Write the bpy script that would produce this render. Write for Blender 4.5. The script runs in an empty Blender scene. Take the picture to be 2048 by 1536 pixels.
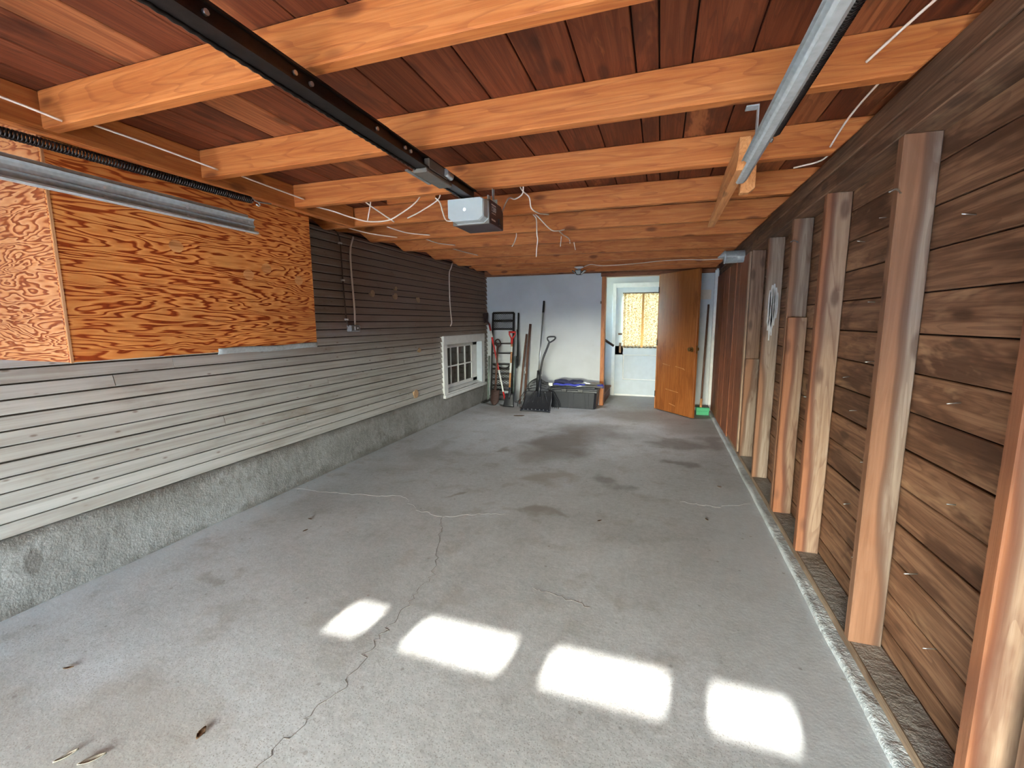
import bpy, math, random
from mathutils import Vector, Matrix, noise as mnoise
random.seed(11)
S = bpy.context.scene
COL = S.collection
# ------------------------------------------------------------------ camera
def make_camera():
    yaw, pitch, roll = (math.radians(a) for a in (18.51, -8.034, -0.277))
    cy, sy, cp, sp = math.cos(yaw), math.sin(yaw), math.cos(pitch), math.sin(pitch)
    w = Vector((-sy*cp, cy*cp, sp)); r = Vector((cy, sy, 0)); u = r.cross(w)
    r2 = r*math.cos(roll) + u*math.sin(roll); u2 = u*math.cos(roll) - r*math.sin(roll)
    cd = bpy.data.cameras.new('camera'); cd.sensor_width = 36.0; cd.sensor_fit = 'HORIZONTAL'
    cd.lens = 881.5/2048*36; cd.clip_start = .02; cd.clip_end = 200
    co = bpy.data.objects.new('camera', cd); COL.objects.link(co)
    co.matrix_world = Matrix(((r2.x, u2.x, -w.x, 0), (r2.y, u2.y, -w.y, 0), (r2.z, u2.z, -w.z, 1.38), (0, 0, 0, 1)))
    S.camera = co
make_camera()
# ------------------------------------------------------------------ light
EXPOSURE = 5.55
SKY = 6.5
SUN = 1.5
LAMP = 1.7
S.view_settings.view_transform = 'Standard'; S.view_settings.look = 'None'
S.view_settings.gamma = 1.0; S.view_settings.use_curve_mapping = False
S.view_settings.exposure = EXPOSURE
world = bpy.data.worlds.new('sky'); S.world = world; world.use_nodes = True
wn = world.node_tree; wn.nodes.clear()
wo = wn.nodes.new('ShaderNodeOutputWorld'); wb = wn.nodes.new('ShaderNodeBackground')
sk = wn.nodes.new('ShaderNodeTexSky'); sk.sky_type = 'HOSEK_WILKIE'; sk.turbidity = 2.6; sk.ground_albedo = .5
sk.sun_direction = Vector((-.42, -4.13, 1.79)).normalized()
hs = wn.nodes.new('ShaderNodeHueSaturation'); hs.inputs['Saturation'].default_value = 1.0
wn.links.new(sk.outputs[0], hs.inputs['Color']); wn.links.new(hs.outputs[0], wb.inputs[0])
wb.inputs[1].default_value = SKY; wn.links.new(wb.outputs[0], wo.inputs[0])
sl = bpy.data.lights.new('sun', 'SUN'); sl.energy = SUN; sl.angle = math.radians(.8); sl.color = (1, .95, .88)
so = bpy.data.objects.new('sun', sl); COL.objects.link(so)
so.rotation_euler = Vector((.42, 4.13, -1.79)).to_track_quat('-Z', 'Y').to_euler()
so.location = (-2, -8, 8)
pl_ = bpy.data.lights.new('door_portal', 'AREA'); pl_.shape = 'RECTANGLE'; pl_.size = 2.5; pl_.size_y = 2.0
pl_.cycles.is_portal = True
po = bpy.data.objects.new('door_portal', pl_); COL.objects.link(po); po.location = (-.9, -2.73, 1.0)
po.rotation_euler = (math.radians(90), 0, 0)      # faces +Y, into the garage
po.rotation_euler = Vector((0, 1, 0)).to_track_quat('-Z', 'Z').to_euler()
try:
    S.cycles.use_denoising = True; S.cycles.use_adaptive_sampling = True; S.cycles.adaptive_threshold = .1; S.cycles.adaptive_min_samples = 16
    S.cycles.max_bounces = 8; S.cycles.diffuse_bounces = 5; S.cycles.glossy_bounces = 4; S.cycles.transmission_bounces = 8
    S.cycles.sample_clamp_indirect = 12; S.cycles.caustics_reflective = False; S.cycles.caustics_refractive = False
except Exception:
    pass
# ------------------------------------------------------------------ colour helpers
def lin(c):
    return tuple((v/12.92 if v <= .04045 else ((v+.055)/1.055)**2.4) for v in (q/255 for q in c)) + (1,)
# ------------------------------------------------------------------ node helper
class NT:
    def __init__(s, name):
        s.m = bpy.data.materials.new(name); s.m.use_nodes = True
        s.t = s.m.node_tree; s.t.nodes.clear()
        s.out = s.t.nodes.new('ShaderNodeOutputMaterial')
        s.b = s.t.nodes.new('ShaderNodeBsdfPrincipled'); s.t.links.new(s.b.outputs[0], s.out.inputs[0])
    def n(s, typ, **kw):
        nd = s.t.nodes.new('ShaderNode'+typ)
        for k, v in kw.items(): setattr(nd, k, v)
        return nd
    def put(s, sock, v):
        if isinstance(v, bpy.types.NodeSocket): s.t.links.new(v, sock)
        elif v is not None: sock.default_value = v
    def math(s, op, a, b=None, c=None, clamp=False):
        nd = s.n('Math', operation=op, use_clamp=clamp)
        for i, v in enumerate((a, b, c)):
            if v is not None: s.put(nd.inputs[i], v)
        return nd.outputs[0]
    def vmath(s, op, a, b=None, out=0):
        nd = s.n('VectorMath', operation=op); s.put(nd.inputs[0], a)
        if b is not None: s.put(nd.inputs[1], b)
        return nd.outputs['Value'] if op in ('LENGTH', 'DISTANCE', 'DOT_PRODUCT') else nd.outputs[0]
    def obj(s): return s.n('TexCoord').outputs['Object']
    def rnd(s): return s.n('ObjectInfo').outputs['Random']
    def scale(s, v, sc, off=None):
        nd = s.n('Mapping'); s.put(nd.inputs['Vector'], v); nd.inputs['Scale'].default_value = sc
        if off is not None: s.put(nd.inputs['Location'], off)
        return nd.outputs[0]
    def noise(s, v, scale, detail=4, rough=.55, dist=0.0):
        nd = s.n('TexNoise'); s.put(nd.inputs['Vector'], v); nd.inputs['Scale'].default_value = scale
        nd.inputs['Detail'].default_value = detail; nd.inputs['Roughness'].default_value = rough
        nd.inputs['Distortion'].default_value = dist
        return nd.outputs[0]
    def voro(s, v, scale, feature='F1'):
        nd = s.n('TexVoronoi', feature=feature); s.put(nd.inputs['Vector'], v); nd.inputs['Scale'].default_value = scale
        return nd.outputs['Distance']
    def ramp(s, f, stops, interp='LINEAR'):
        nd = s.n('ValToRGB'); s.put(nd.inputs[0], f); cr = nd.color_ramp; cr.interpolation = interp
        while len(cr.elements) > 1: cr.elements.remove(cr.elements[-1])
        for i, (p, c) in enumerate(stops):
            e = cr.elements[0] if i == 0 else cr.elements.new(p)
            e.position = p; e.color = c if len(c) == 4 else lin(c)
        return nd.outputs[0]
    def fr(s, f, a, b, lo=0.0, hi=1.0):            # smooth map range
        nd = s.n('MapRange', interpolation_type='SMOOTHSTEP'); s.put(nd.inputs[0], f)
        for i, v in enumerate((a, b, lo, hi)): nd.inputs[i+1].default_value = v
        return nd.outputs[0]
    def mix(s, f, a, b, mode='MIX'):
        nd = s.n('Mix', data_type='RGBA', blend_type=mode); s.put(nd.inputs[0], f)
        for k, v in ((6, a), (7, b)):
            if isinstance(v, tuple) and len(v) == 3: v = lin(v)
            s.put(nd.inputs[k], v)
        return nd.outputs[2]
    def hsv(s, c, h=.5, sa=1.0, v=1.0):
        nd = s.n('HueSaturation'); s.put(nd.inputs['Color'], c)
        for k, q in (('Hue', h), ('Saturation', sa), ('Value', v)): s.put(nd.inputs[k], q)
        return nd.outputs[0]
    def bump(s, h, strength=.3, dist=.002):
        nd = s.n('Bump'); s.put(nd.inputs['Height'], h); nd.inputs['Strength'].default_value = strength
        nd.inputs['Distance'].default_value = dist
        s.t.links.new(nd.outputs[0], s.b.inputs['Normal'])
    def done(s, col, rough=.6, metal=0.0, spec=.3):
        s.put(s.b.inputs['Base Color'], lin(col) if isinstance(col, tuple) and len(col) == 3 else col)
        s.put(s.b.inputs['Roughness'], rough); s.put(s.b.inputs['Metallic'], metal)
        s.b.inputs['Specular IOR Level'].default_value = spec
        return s.m
M = {}
def plain(name, col, rough=.5, metal=0.0, spec=.4, var=.08, sc=30):
    t = NT(name); o = t.obj(); n = t.noise(o, sc, 3)
    c = t.hsv(lin(col), v=t.fr(n, .3, .7, 1-var, 1+var)); t.bump(n, .08, .001)
    M[name] = t.done(c, rough, metal, spec)
def wood(name, cols, axis, stain=(60, 28, 16), stain_amt=.5, pale=None, pale_amt=0.0, rough=.62, vary=.16, grain=1.0, knots=.6, cross=48.0, heart=None):
    t = NT(name); r = t.rnd()
    off = t.vmath('SCALE', (31.7, 17.3, 23.9)); off.node.inputs['Scale'].default_value = 1; t.put(off.node.inputs['Scale'], t.math('MULTIPLY', r, 3.0))
    v = t.vmath('ADD', t.obj(), off)
    lg = {'X': (1.6, cross, cross), 'Y': (cross, 1.6, cross), 'Z': (cross, cross, 1.6)}[axis]
    bl = {'X': (1.3, 5, 5), 'Y': (5, 1.3, 5), 'Z': (5, 5, 1.3)}[axis]
    kl = {'X': (3.2, 8, 8), 'Y': (8, 3.2, 8), 'Z': (8, 8, 3.2)}[axis]
    g = t.noise(t.scale(v, lg), 1.0, 5, .6, .9)
    fine = t.noise(t.scale(v, tuple(q*3 for q in lg)), 1.6, 2, .5)
    k = len(cols)
    c = t.ramp(t.fr(g, .25, .75), [(i/(k-1), cols[i]) for i in range(k)])
    c = t.mix(t.math('MULTIPLY', t.fr(fine, .5, .8), .28*grain), c, stain)
    rl = {'X': (.55, 7, 7), 'Y': (7, .55, 7), 'Z': (7, 7, .55)}[axis]
    ring = t.math('FRACT', t.math('MULTIPLY', t.noise(t.scale(v, rl), 1.0, 2, .5, .2), 17.0))
    c = t.mix(t.math('MULTIPLY', t.fr(ring, .70, .95), .30*grain), c, stain)
    b = t.noise(t.scale(v, bl), 1.0, 4, .62, .4)
    c = t.mix(t.math('MULTIPLY', t.fr(b, .54, .64), stain_amt), c, stain)
    if pale: 
        b2 = t.noise(t.scale(t.vmath('ADD', v, (9.1, 4.2, 7.7)), bl), .8, 5, .7, .5)
        c = t.mix(t.math('MULTIPLY', t.fr(b2, .58, .68), pale_amt), c, pale)
    if heart:                                      # heartwood on one side of the stick, dark seam between
        sp = t.n('SeparateXYZ'); t.put(sp.inputs[0], t.obj())
        wob = t.math('ADD', t.math('MULTIPLY', t.math('SUBTRACT', t.noise(t.scale(v, (1, 1, .55)), 1.1, 3, .5), .5), .26), t.math('MULTIPLY', t.math('SUBTRACT', r, .5), .06))
        hx_ = t.math('ADD', sp.outputs[0], wob)
        c = t.mix(t.math('MULTIPLY', t.fr(hx_, -.006, -.022), .85), c, t.mix(t.math('MULTIPLY', t.fr(g, .35, .7), .5), heart, tuple(min(255, int(q*1.2)) for q in heart)))
        seam = t.math('MULTIPLY', t.fr(hx_, -.032, -.018), t.fr(hx_, .012, -.012)); c = t.mix(t.math('MULTIPLY', seam, .75), c, stain)
    if knots:
        vo = t.voro(t.scale(v, kl), 1.0)
        kn = t.fr(vo, .23, .10); c = t.mix(t.math('MULTIPLY', kn, knots), c, tuple(int(q*.75) for q in stain))
    c = t.hsv(c, v=t.math('ADD', 1-vary, t.math('MULTIPLY', r, 2*vary)))
    t.bump(t.math('ADD', g, t.math('MULTIPLY', fine, .6)), .35, .0025)
    M[name] = t.done(c, rough, 0, .25)
# ---- timber
wood('joist', [(166, 92, 44), (181, 107, 54), (195, 123, 68)], 'X', (120, 56, 27), .34, vary=.05, knots=.7)
wood('trimmer', [(166, 92, 44), (181, 107, 54), (195, 123, 68)], 'Y', (120, 56, 27), .34, vary=.05)
wood('deck', [(86, 40, 22), (102, 50, 29), (118, 64, 40)], 'Y', (60, 29, 19), .6, pale=(158, 96, 58), pale_amt=.75, vary=.16)
wood('deck_orange', [(122, 66, 38), (146, 84, 50), (164, 100, 62)], 'Y', (78, 44, 28), .6, vary=.1)
wood('stud', [(112, 93, 79), (131, 112, 97), (145, 128, 114)], 'Z', (88, 60, 45), .55, pale=(158, 146, 134), pale_amt=.5, vary=.08, cross=34, heart=(122, 82, 57))
wood('stud_orange', [(126, 99, 79), (142, 115, 94), (156, 131, 110)], 'Z', (86, 50, 36), .5, pale=(160, 144, 128), pale_amt=.4, vary=.06, cross=34, heart=(126, 76, 48))
wood('plank_right', [(92, 62, 43), (124, 88, 64), (150, 112, 84)], 'Y', (70, 44, 30), .75, pale=(176, 138, 104), pale_amt=.6, vary=.12, cross=30)
wood('plate', [(86, 60, 44), (110, 80, 60), (130, 98, 75)], 'Y', (58, 40, 31), .6, pale=(150, 126, 100), pale_amt=.4, vary=.06)
wood('sill_wood', [(120, 98, 80), (140, 118, 98), (156, 134, 114)], 'Y', (92, 68, 52), .5, vary=.05)
wood('panel_red', [(124, 70, 45), (150, 90, 60), (170, 108, 76)], 'Z', (80, 44, 30), .5, vary=.12)
wood('stud_dark', [(96, 70, 54), (118, 90, 72), (136, 108, 88)], 'Z', (74, 48, 36), .6, vary=.06)
wood('door_wood', [(136, 76, 34), (150, 88, 42), (160, 98, 51)], 'Z', (112, 60, 25), .5, pale=(176, 116, 70), pale_amt=.35, knots=0, rough=.4, vary=0, cross=40)
wood('casing_wood', [(150, 80, 32), (176, 104, 48), (190, 118, 60)], 'Z', (110, 54, 22), .4, knots=.2, rough=.4, vary=.05)
wood('header_wood', [(110, 66, 42), (134, 84, 56), (150, 100, 70)], 'X', (80, 46, 30), .5, vary=.06)
wood('offcut', [(190, 122, 70), (206, 140, 86), (216, 154, 100)], 'Y', (150, 86, 44), .3, vary=.05)
wood('offcut_dark', [(110, 66, 40), (126, 78, 50), (140, 92, 60)], 'Y', (80, 44, 26), .4, vary=.05)
wood('pole_brown', [(74, 50, 41), (90, 64, 53), (106, 80, 68)], 'Z', (80, 44, 32), .3, knots=0, vary=.1)
wood('pole_pale', [(168, 116, 76), (188, 136, 94), (200, 150, 110)], 'Z', (130, 84, 52), .3, knots=0, vary=.05)
wood('stair_wood', [(88, 46, 34), (108, 60, 44), (120, 72, 54)], 'Y', (70, 36, 28), .4, knots=0, vary=.08)
def make_siding():
    t = NT('siding'); r = t.rnd(); o = t.obj()
    off = t.vmath('SCALE', (5.0, 41.0, 13.0)); t.put(off.node.inputs['Scale'], r)
    v = t.vmath('ADD', o, off)
    g = t.noise(t.scale(v, (20, 1.2, 40)), 1.0, 5, .6, .5)
    c = t.ramp(t.fr(g, .2, .8), [(0, (150, 144, 137)), (.5, (170, 166, 161)), (1, (184, 181, 177))])
    b = t.noise(t.scale(v, (2, 1.1, 3)), 1.4, 5, .65)
    c = t.mix(t.math('MULTIPLY', t.fr(b, .52, .78), .5), c, (112, 92, 76))
    sp = t.voro(t.scale(v, (14, 6, 16)), 1.0); c = t.mix(t.math('MULTIPLY', t.fr(sp, .13, .04), .6), c, (92, 66, 50))
    # boards high up and deep in: brown tone, with the bulkhead's shade painted in
    wp = t.n('NewGeometry').outputs['Position']; sx = t.n('SeparateXYZ'); t.put(sx.inputs[0], wp)
    far = t.noise(wp, .9, 4, .6)
    yy = t.math('ADD', sx.outputs[1], t.math('MULTIPLY', far, 2.2))
    zz = t.math('ADD', sx.outputs[2], t.math('MULTIPLY', far, .5))
    brown_shade = t.math('MULTIPLY', t.fr(yy, 3.4, 5.4), t.fr(zz, 1.0, 1.7))
    c = t.mix(t.math('MULTIPLY', brown_shade, .75), c, (132, 100, 78))
    c = t.hsv(c, v=t.math('ADD', .93, t.math('MULTIPLY', r, .14)))
    t.bump(g, .3, .002)
    M['siding'] = t.done(c, .7, 0, .2)
make_siding()
def make_plywood():
    t = NT('plywood'); v = t.obj()
    p = t.scale(v, (3.0, 1.0, 8.0))
    w1 = t.noise(p, 1.3, 3, .5, .35)
    w2 = t.noise(t.scale(v, (8, 3.0, 26)), 1.0, 2, .5)
    f = t.math('FRACT', t.math('ADD', t.math('MULTIPLY', w1, 16.0), t.math('MULTIPLY', w2, 1.7)))
    band = t.ramp(f, [(0, (136, 52, 18)), (.18, (152, 64, 24)), (.28, (204, 122, 60)), (.8, (220, 146, 80)), (.92, (188, 98, 42)), (1, (136, 52, 18))])
    b = t.noise(v, 2.2, 3); c = t.hsv(band, v=t.fr(b, .3, .7, .92, 1.06))
    fi = t.noise(t.scale(v, (60, 6, 200)), 1.0, 2); c = t.mix(t.math('MULTIPLY', t.fr(fi, .45, .8), .2), c, (150, 76, 34))
    t.bump(f, .15, .001)
    M['plywood'] = t.done(c, .5, 0, .3)
make_plywood()
def make_floor():
    t = NT('concrete_floor'); wp = t.n('NewGeometry').outputs['Position']
    sx = t.n('SeparateXYZ'); t.put(sx.inputs[0], wp)
    big = t.noise(wp, .8, 5, .6, .3); mid = t.noise(wp, 4.5, 5, .6); fine = t.noise(wp, 70, 3, .6)
    c = t.ramp(t.fr(big, .3, .7), [(0, (170, 169, 168)), (.5, (184, 184, 184)), (1, (195, 196, 198))])
    c = t.mix(t.math('MULTIPLY', t.fr(mid, .52, .68), .5), c, (160, 154, 147))
    gr = t.noise(wp, 26, 4, .7); c = t.hsv(c, v=t.fr(gr, .25, .75, .88, 1.10)); c = t.hsv(c, v=t.fr(fine, .25, .75, .92, 1.06))
    c = t.mix(t.math('MULTIPLY', t.fr(mid, .44, .28), .3), c, (196, 198, 200))
    # exposed aggregate, worn most near the door
    ag = t.voro(wp, 120); agm = t.fr(ag, .36, .2)
    wear = t.fr(t.math('ADD', sx.outputs[1], t.math('MULTIPLY', mid, 1.5)), 3.8, 1.4)
    c = t.mix(t.math('MULTIPLY', t.math('MULTIPLY', agm, wear), .7), c, (136, 131, 124))
    ag2 = t.voro(t.vmath('ADD', wp, (3.3, 1.7, 0)), 60)
    c = t.mix(t.math('MULTIPLY', t.math('MULTIPLY', t.fr(ag2, .22, .12), wear), .35), c, (206, 205, 202))
    # stains and one painted light falloff: (x, y, rx, ry, colour, amount)
    warp = t.n('TexNoise'); t.put(warp.inputs['Vector'], wp); warp.inputs['Scale'].default_value = 2.4; warp.inputs['Detail'].default_value = 5
    wv = t.vmath('MULTIPLY', t.vmath('SUBTRACT', warp.outputs['Color'], (.5, .5, .5)), (.9, .9, 0))
    pw = t.vmath('ADD', wp, wv)
    oil = (106, 94, 84); damp = (144, 136, 127)
    for x, y, rx, ry, col, am in ((-1.02, 4.85, .42, .75, oil, .85), (-.72, 5.45, .55, .5, oil, .55), (-1.2, 4.35, .3, .3, damp, .6),
                                  (.25, 5.15, .3, .22, oil, .55), (.62, 5.3, .2, .35, oil, .5), (.25, 4.4, .16, .16, oil, .55),
                                  (-.88, 3.6, .2, .22, (150, 137, 122), .7), (-.4, 3.75, .16, .14, oil, .5), (-.86, 2.9, .16, .09, damp, .8),
                                  (-1.53, 3.0, .07, .06, damp, .8), (-1.57, 4.28, .09, .1, damp, .8), (-2.25, 4.1, .22, .5, damp, .55),
                                  (-2.2, 6.5, .6, .4, (136, 126, 116), .6), (-.4, 6.7, .7, .5, (136, 126, 116), .6), (-.3, 8.0, .9, .8, (136, 125, 114), .7),
                                  (.4, 6.2, .5, .6, (138, 129, 119), .55),
                                  (-2.25, 1.7, .1, .05, damp, .6), (-1.7, .7, 1.0, .45, (156, 145, 132), .5)):  # last entry: light falloff at the near left, put into the colour
        d = t.vmath('LENGTH', t.vmath('MULTIPLY', t.vmath('SUBTRACT', pw, (x, y, 0)), (1/rx, 1/ry, 0)))
        c = t.mix(t.math('MULTIPLY', t.fr(d, 1.25, .35), am), c, col)
    # pale lime bloom along the right kerb and the left foundation
    for x0, x1, am in ((.15, .7, .55), (-2.55, -2.85, .45)):
        e = t.math('MULTIPLY', t.fr(t.math('ADD', sx.outputs[0], t.math('MULTIPLY', t.math('SUBTRACT', mid, .5), .9)), x0, x1), t.fr(sx.outputs[1], 4.6, 2.8))
        c = t.mix(t.math('MULTIPLY', e, am), c, (204, 208, 212))
    sp = t.voro(t.scale(wp, (1, 1, 0)), 9); c = t.mix(t.math('MULTIPLY', t.fr(sp, .09, .05), .55), c, (128, 120, 111))
    t.bump(t.math('ADD', t.math('MULTIPLY', fine, .5), t.math('MULTIPLY', mid, 1.5)), .35, .004)
    M['concrete_floor'] = t.done(c, .62, 0, .3)
make_floor()
def concrete(name, cols, stain, sc=1.0):
    t = NT(name); wp = t.n('NewGeometry').outputs['Position']
    a = t.noise(wp, 1.6*sc, 6, .65, .3); b = t.noise(wp, 14*sc, 4, .6); f = t.noise(wp, 90, 3)
    c = t.ramp(t.fr(a, .28, .72), [(i/(len(cols)-1), q) for i, q in enumerate(cols)])
    c = t.mix(t.math('MULTIPLY', t.fr(b, .55, .75), .4), c, stain)
    c = t.mix(t.math('MULTIPLY', t.fr(t.noise(wp, 3.4, 5, .7), .58, .74), .6), c, stain)
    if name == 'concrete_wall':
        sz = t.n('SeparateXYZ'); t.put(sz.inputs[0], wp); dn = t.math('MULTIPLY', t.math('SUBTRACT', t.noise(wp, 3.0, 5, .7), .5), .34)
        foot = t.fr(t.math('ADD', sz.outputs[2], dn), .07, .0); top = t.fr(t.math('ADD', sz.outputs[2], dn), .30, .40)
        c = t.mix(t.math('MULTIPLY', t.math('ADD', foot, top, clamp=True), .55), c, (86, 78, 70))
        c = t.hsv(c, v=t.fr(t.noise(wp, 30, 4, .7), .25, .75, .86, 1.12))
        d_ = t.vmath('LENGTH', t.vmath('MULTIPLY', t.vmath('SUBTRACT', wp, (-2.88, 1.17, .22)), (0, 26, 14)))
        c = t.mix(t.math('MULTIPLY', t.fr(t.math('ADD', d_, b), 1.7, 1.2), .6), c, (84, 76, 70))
    t.bump(t.math('ADD', b, t.math('MULTIPLY', f, .4)), .7, .012)
    M[name] = t.done(c, .8, 0, .2)
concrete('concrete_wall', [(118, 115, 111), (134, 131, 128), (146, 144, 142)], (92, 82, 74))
concrete('kerb_concrete', [(158, 158, 156), (182, 184, 184), (200, 203, 204)], (126, 118, 108), 2)
concrete('dust', [(128, 120, 110), (144, 136, 127), (158, 151, 143)], (104, 90, 78), 2)
def make_white():
    t = NT('white_wall'); wp = t.n('NewGeometry').outputs['Position']
    a = t.noise(wp, 1.1, 5, .6); b = t.noise(wp, 5, 5, .7)
    c = t.ramp(t.fr(a, .3, .7), [(0, (180, 183, 185)), (1, (194, 197, 200))])
    c = t.mix(t.math('MULTIPLY', t.fr(b, .62, .76), .25), c, (150, 152, 152))
    t.bump(t.noise(wp, 40, 3), .12, .002)
    M['white_wall'] = t.done(c, .55, 0, .3)
make_white()
def make_curtain():
    t = NT('curtain'); o = t.obj()
    n = t.noise(t.scale(o, (1, 1, .8)), 52, 3, .6, 1.2)
    v = t.voro(o, 38)
    f = t.math('ADD', t.math('MULTIPLY', n, .7), t.math('MULTIPLY', v, .5))
    c = t.ramp(f, [(.34, (140, 92, 48)), (.46, (186, 140, 86)), (.56, (222, 192, 146)), (.72, (236, 218, 186))])
    d = t.n('BsdfDiffuse'); tr = t.n('BsdfTranslucent'); mx = t.n('MixShader')
    t.put(d.inputs[0], c); t.put(tr.inputs[0], c); mx.inputs[0].default_value = .035
    t.t.links.new(d.outputs[0], mx.inputs[1]); t.t.links.new(tr.outputs[0], mx.inputs[2]); t.t.links.new(mx.outputs[0], t.out.inputs[0])
    M['curtain'] = t.m
make_curtain()
def make_glass():
    t = NT('glass'); tr = t.n('BsdfTransparent'); gl = t.n('BsdfGlossy'); mx = t.n('MixShader')
    tr.inputs[0].default_value = (.95, .97, .96, 1); gl.inputs['Roughness'].default_value = .03; mx.inputs[0].default_value = .06
    t.t.links.new(tr.outputs[0], mx.inputs[1]); t.t.links.new(gl.outputs[0], mx.inputs[2]); t.t.links.new(mx.outputs[0], t.out.inputs[0])
    M['clear_glass'] = t.m
    t = NT('old_glass'); n = t.noise(t.obj(), 9, 3)
    c = t.ramp(n, [(.3, (70, 62, 54)), (.7, (112, 106, 98))]); t.done(c, .12, 0, .6)
    t.b.inputs['Transmission Weight'].default_value = .55; t.b.inputs['IOR'].default_value = 1.45
    M['old_glass'] = t.m
make_glass()
def make_glow():
    t = NT('bulb_glow'); t.done((240, 245, 245), .3); t.b.inputs['Emission Color'].default_value = (.9, 1, 1, 1); t.b.inputs['Emission Strength'].default_value = .03
    M['bulb_glow'] = t.m
make_glow()
def make_galv():
    t = NT('galvanized'); n = t.voro(t.obj(), 60); a = t.noise(t.obj(), 8, 4)
    c = t.ramp(t.math('ADD', t.math('MULTIPLY', n, .6), t.math('MULTIPLY', a, .5)), [(.2, (150, 154, 152)), (.8, (172, 177, 177))])
    M['galvanized'] = t.done(c, .42, .15, .5)
make_galv()
plain('white_trim', (214, 214, 212), .5, var=.05, sc=12)
plain('white_door', (182, 190, 198), .45, var=.03, sc=10)
plain('dark_steel', (44, 38, 36), .42, .7, var=.2)
plain('black_plastic', (34, 34, 38), .38, 0, .5, var=.1)
plain('dark_plastic', (30, 32, 41), .42, 0, .5, var=.08)
plain('black_rubber', (26, 25, 26), .6)
plain('black_paint', (46, 44, 42), .45, .3, var=.25)
plain('opener_brown', (60, 40, 44), .4, .2, .5, var=.08)
plain('opener_grey', (104, 98, 90), .45, .3, .5)
plain('lens_white', (166, 173, 172), .3, 0, .5, var=.02)
plain('print_white', (214, 206, 200), .6, var=.02)
plain('cable_white', (222, 206, 192), .5, var=.06)
plain('cable_brown', (74, 58, 48), .6)
plain('red_paint', (196, 38, 36), .38, 0, .5, var=.12)
plain('rust', (62, 42, 37), .7, .2, var=.3, sc=50)
plain('aluminium', (188, 192, 194), .3, .85, var=.05)
plain('blue_fabric', (58, 66, 168), .7, var=.2, sc=60)
plain('navy_fabric', (44, 46, 74), .8, var=.2, sc=60)
plain('white_label', (224, 224, 220), .5, var=.02)
plain('green_plastic', (20, 150, 96), .4, 0, .5)
plain('brass', (120, 88, 48), .35, .8, var=.15)
plain('bronze', (74, 58, 44), .4, .6, var=.2)
plain('ceiling_beige', (196, 180, 162), .6, var=.04)
plain('leaf_brown', (96, 70, 46), .8, var=.3, sc=80)
plain('leaf_pale', (150, 138, 122), .8, var=.2, sc=80)
plain('dark_void', (52, 42, 36), .9)
plain('driveway_bounce', (232, 231, 228), .9, var=.05, sc=3)  # driveway colour, made very pale to bounce sunlight into the garage
plain('crack_dark', (128, 122, 116), .9)
plain('crack_pale', (178, 178, 177), .9)
plain('paint_smear', (178, 174, 170), .8, var=.1, sc=25)
plain('plug_wood', (172, 140, 108), .7, var=.12, sc=40)
plain('door_paint', (206, 204, 198), .5)
plain('green_grey', (124, 136, 130), .45, .5, var=.15)
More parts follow.
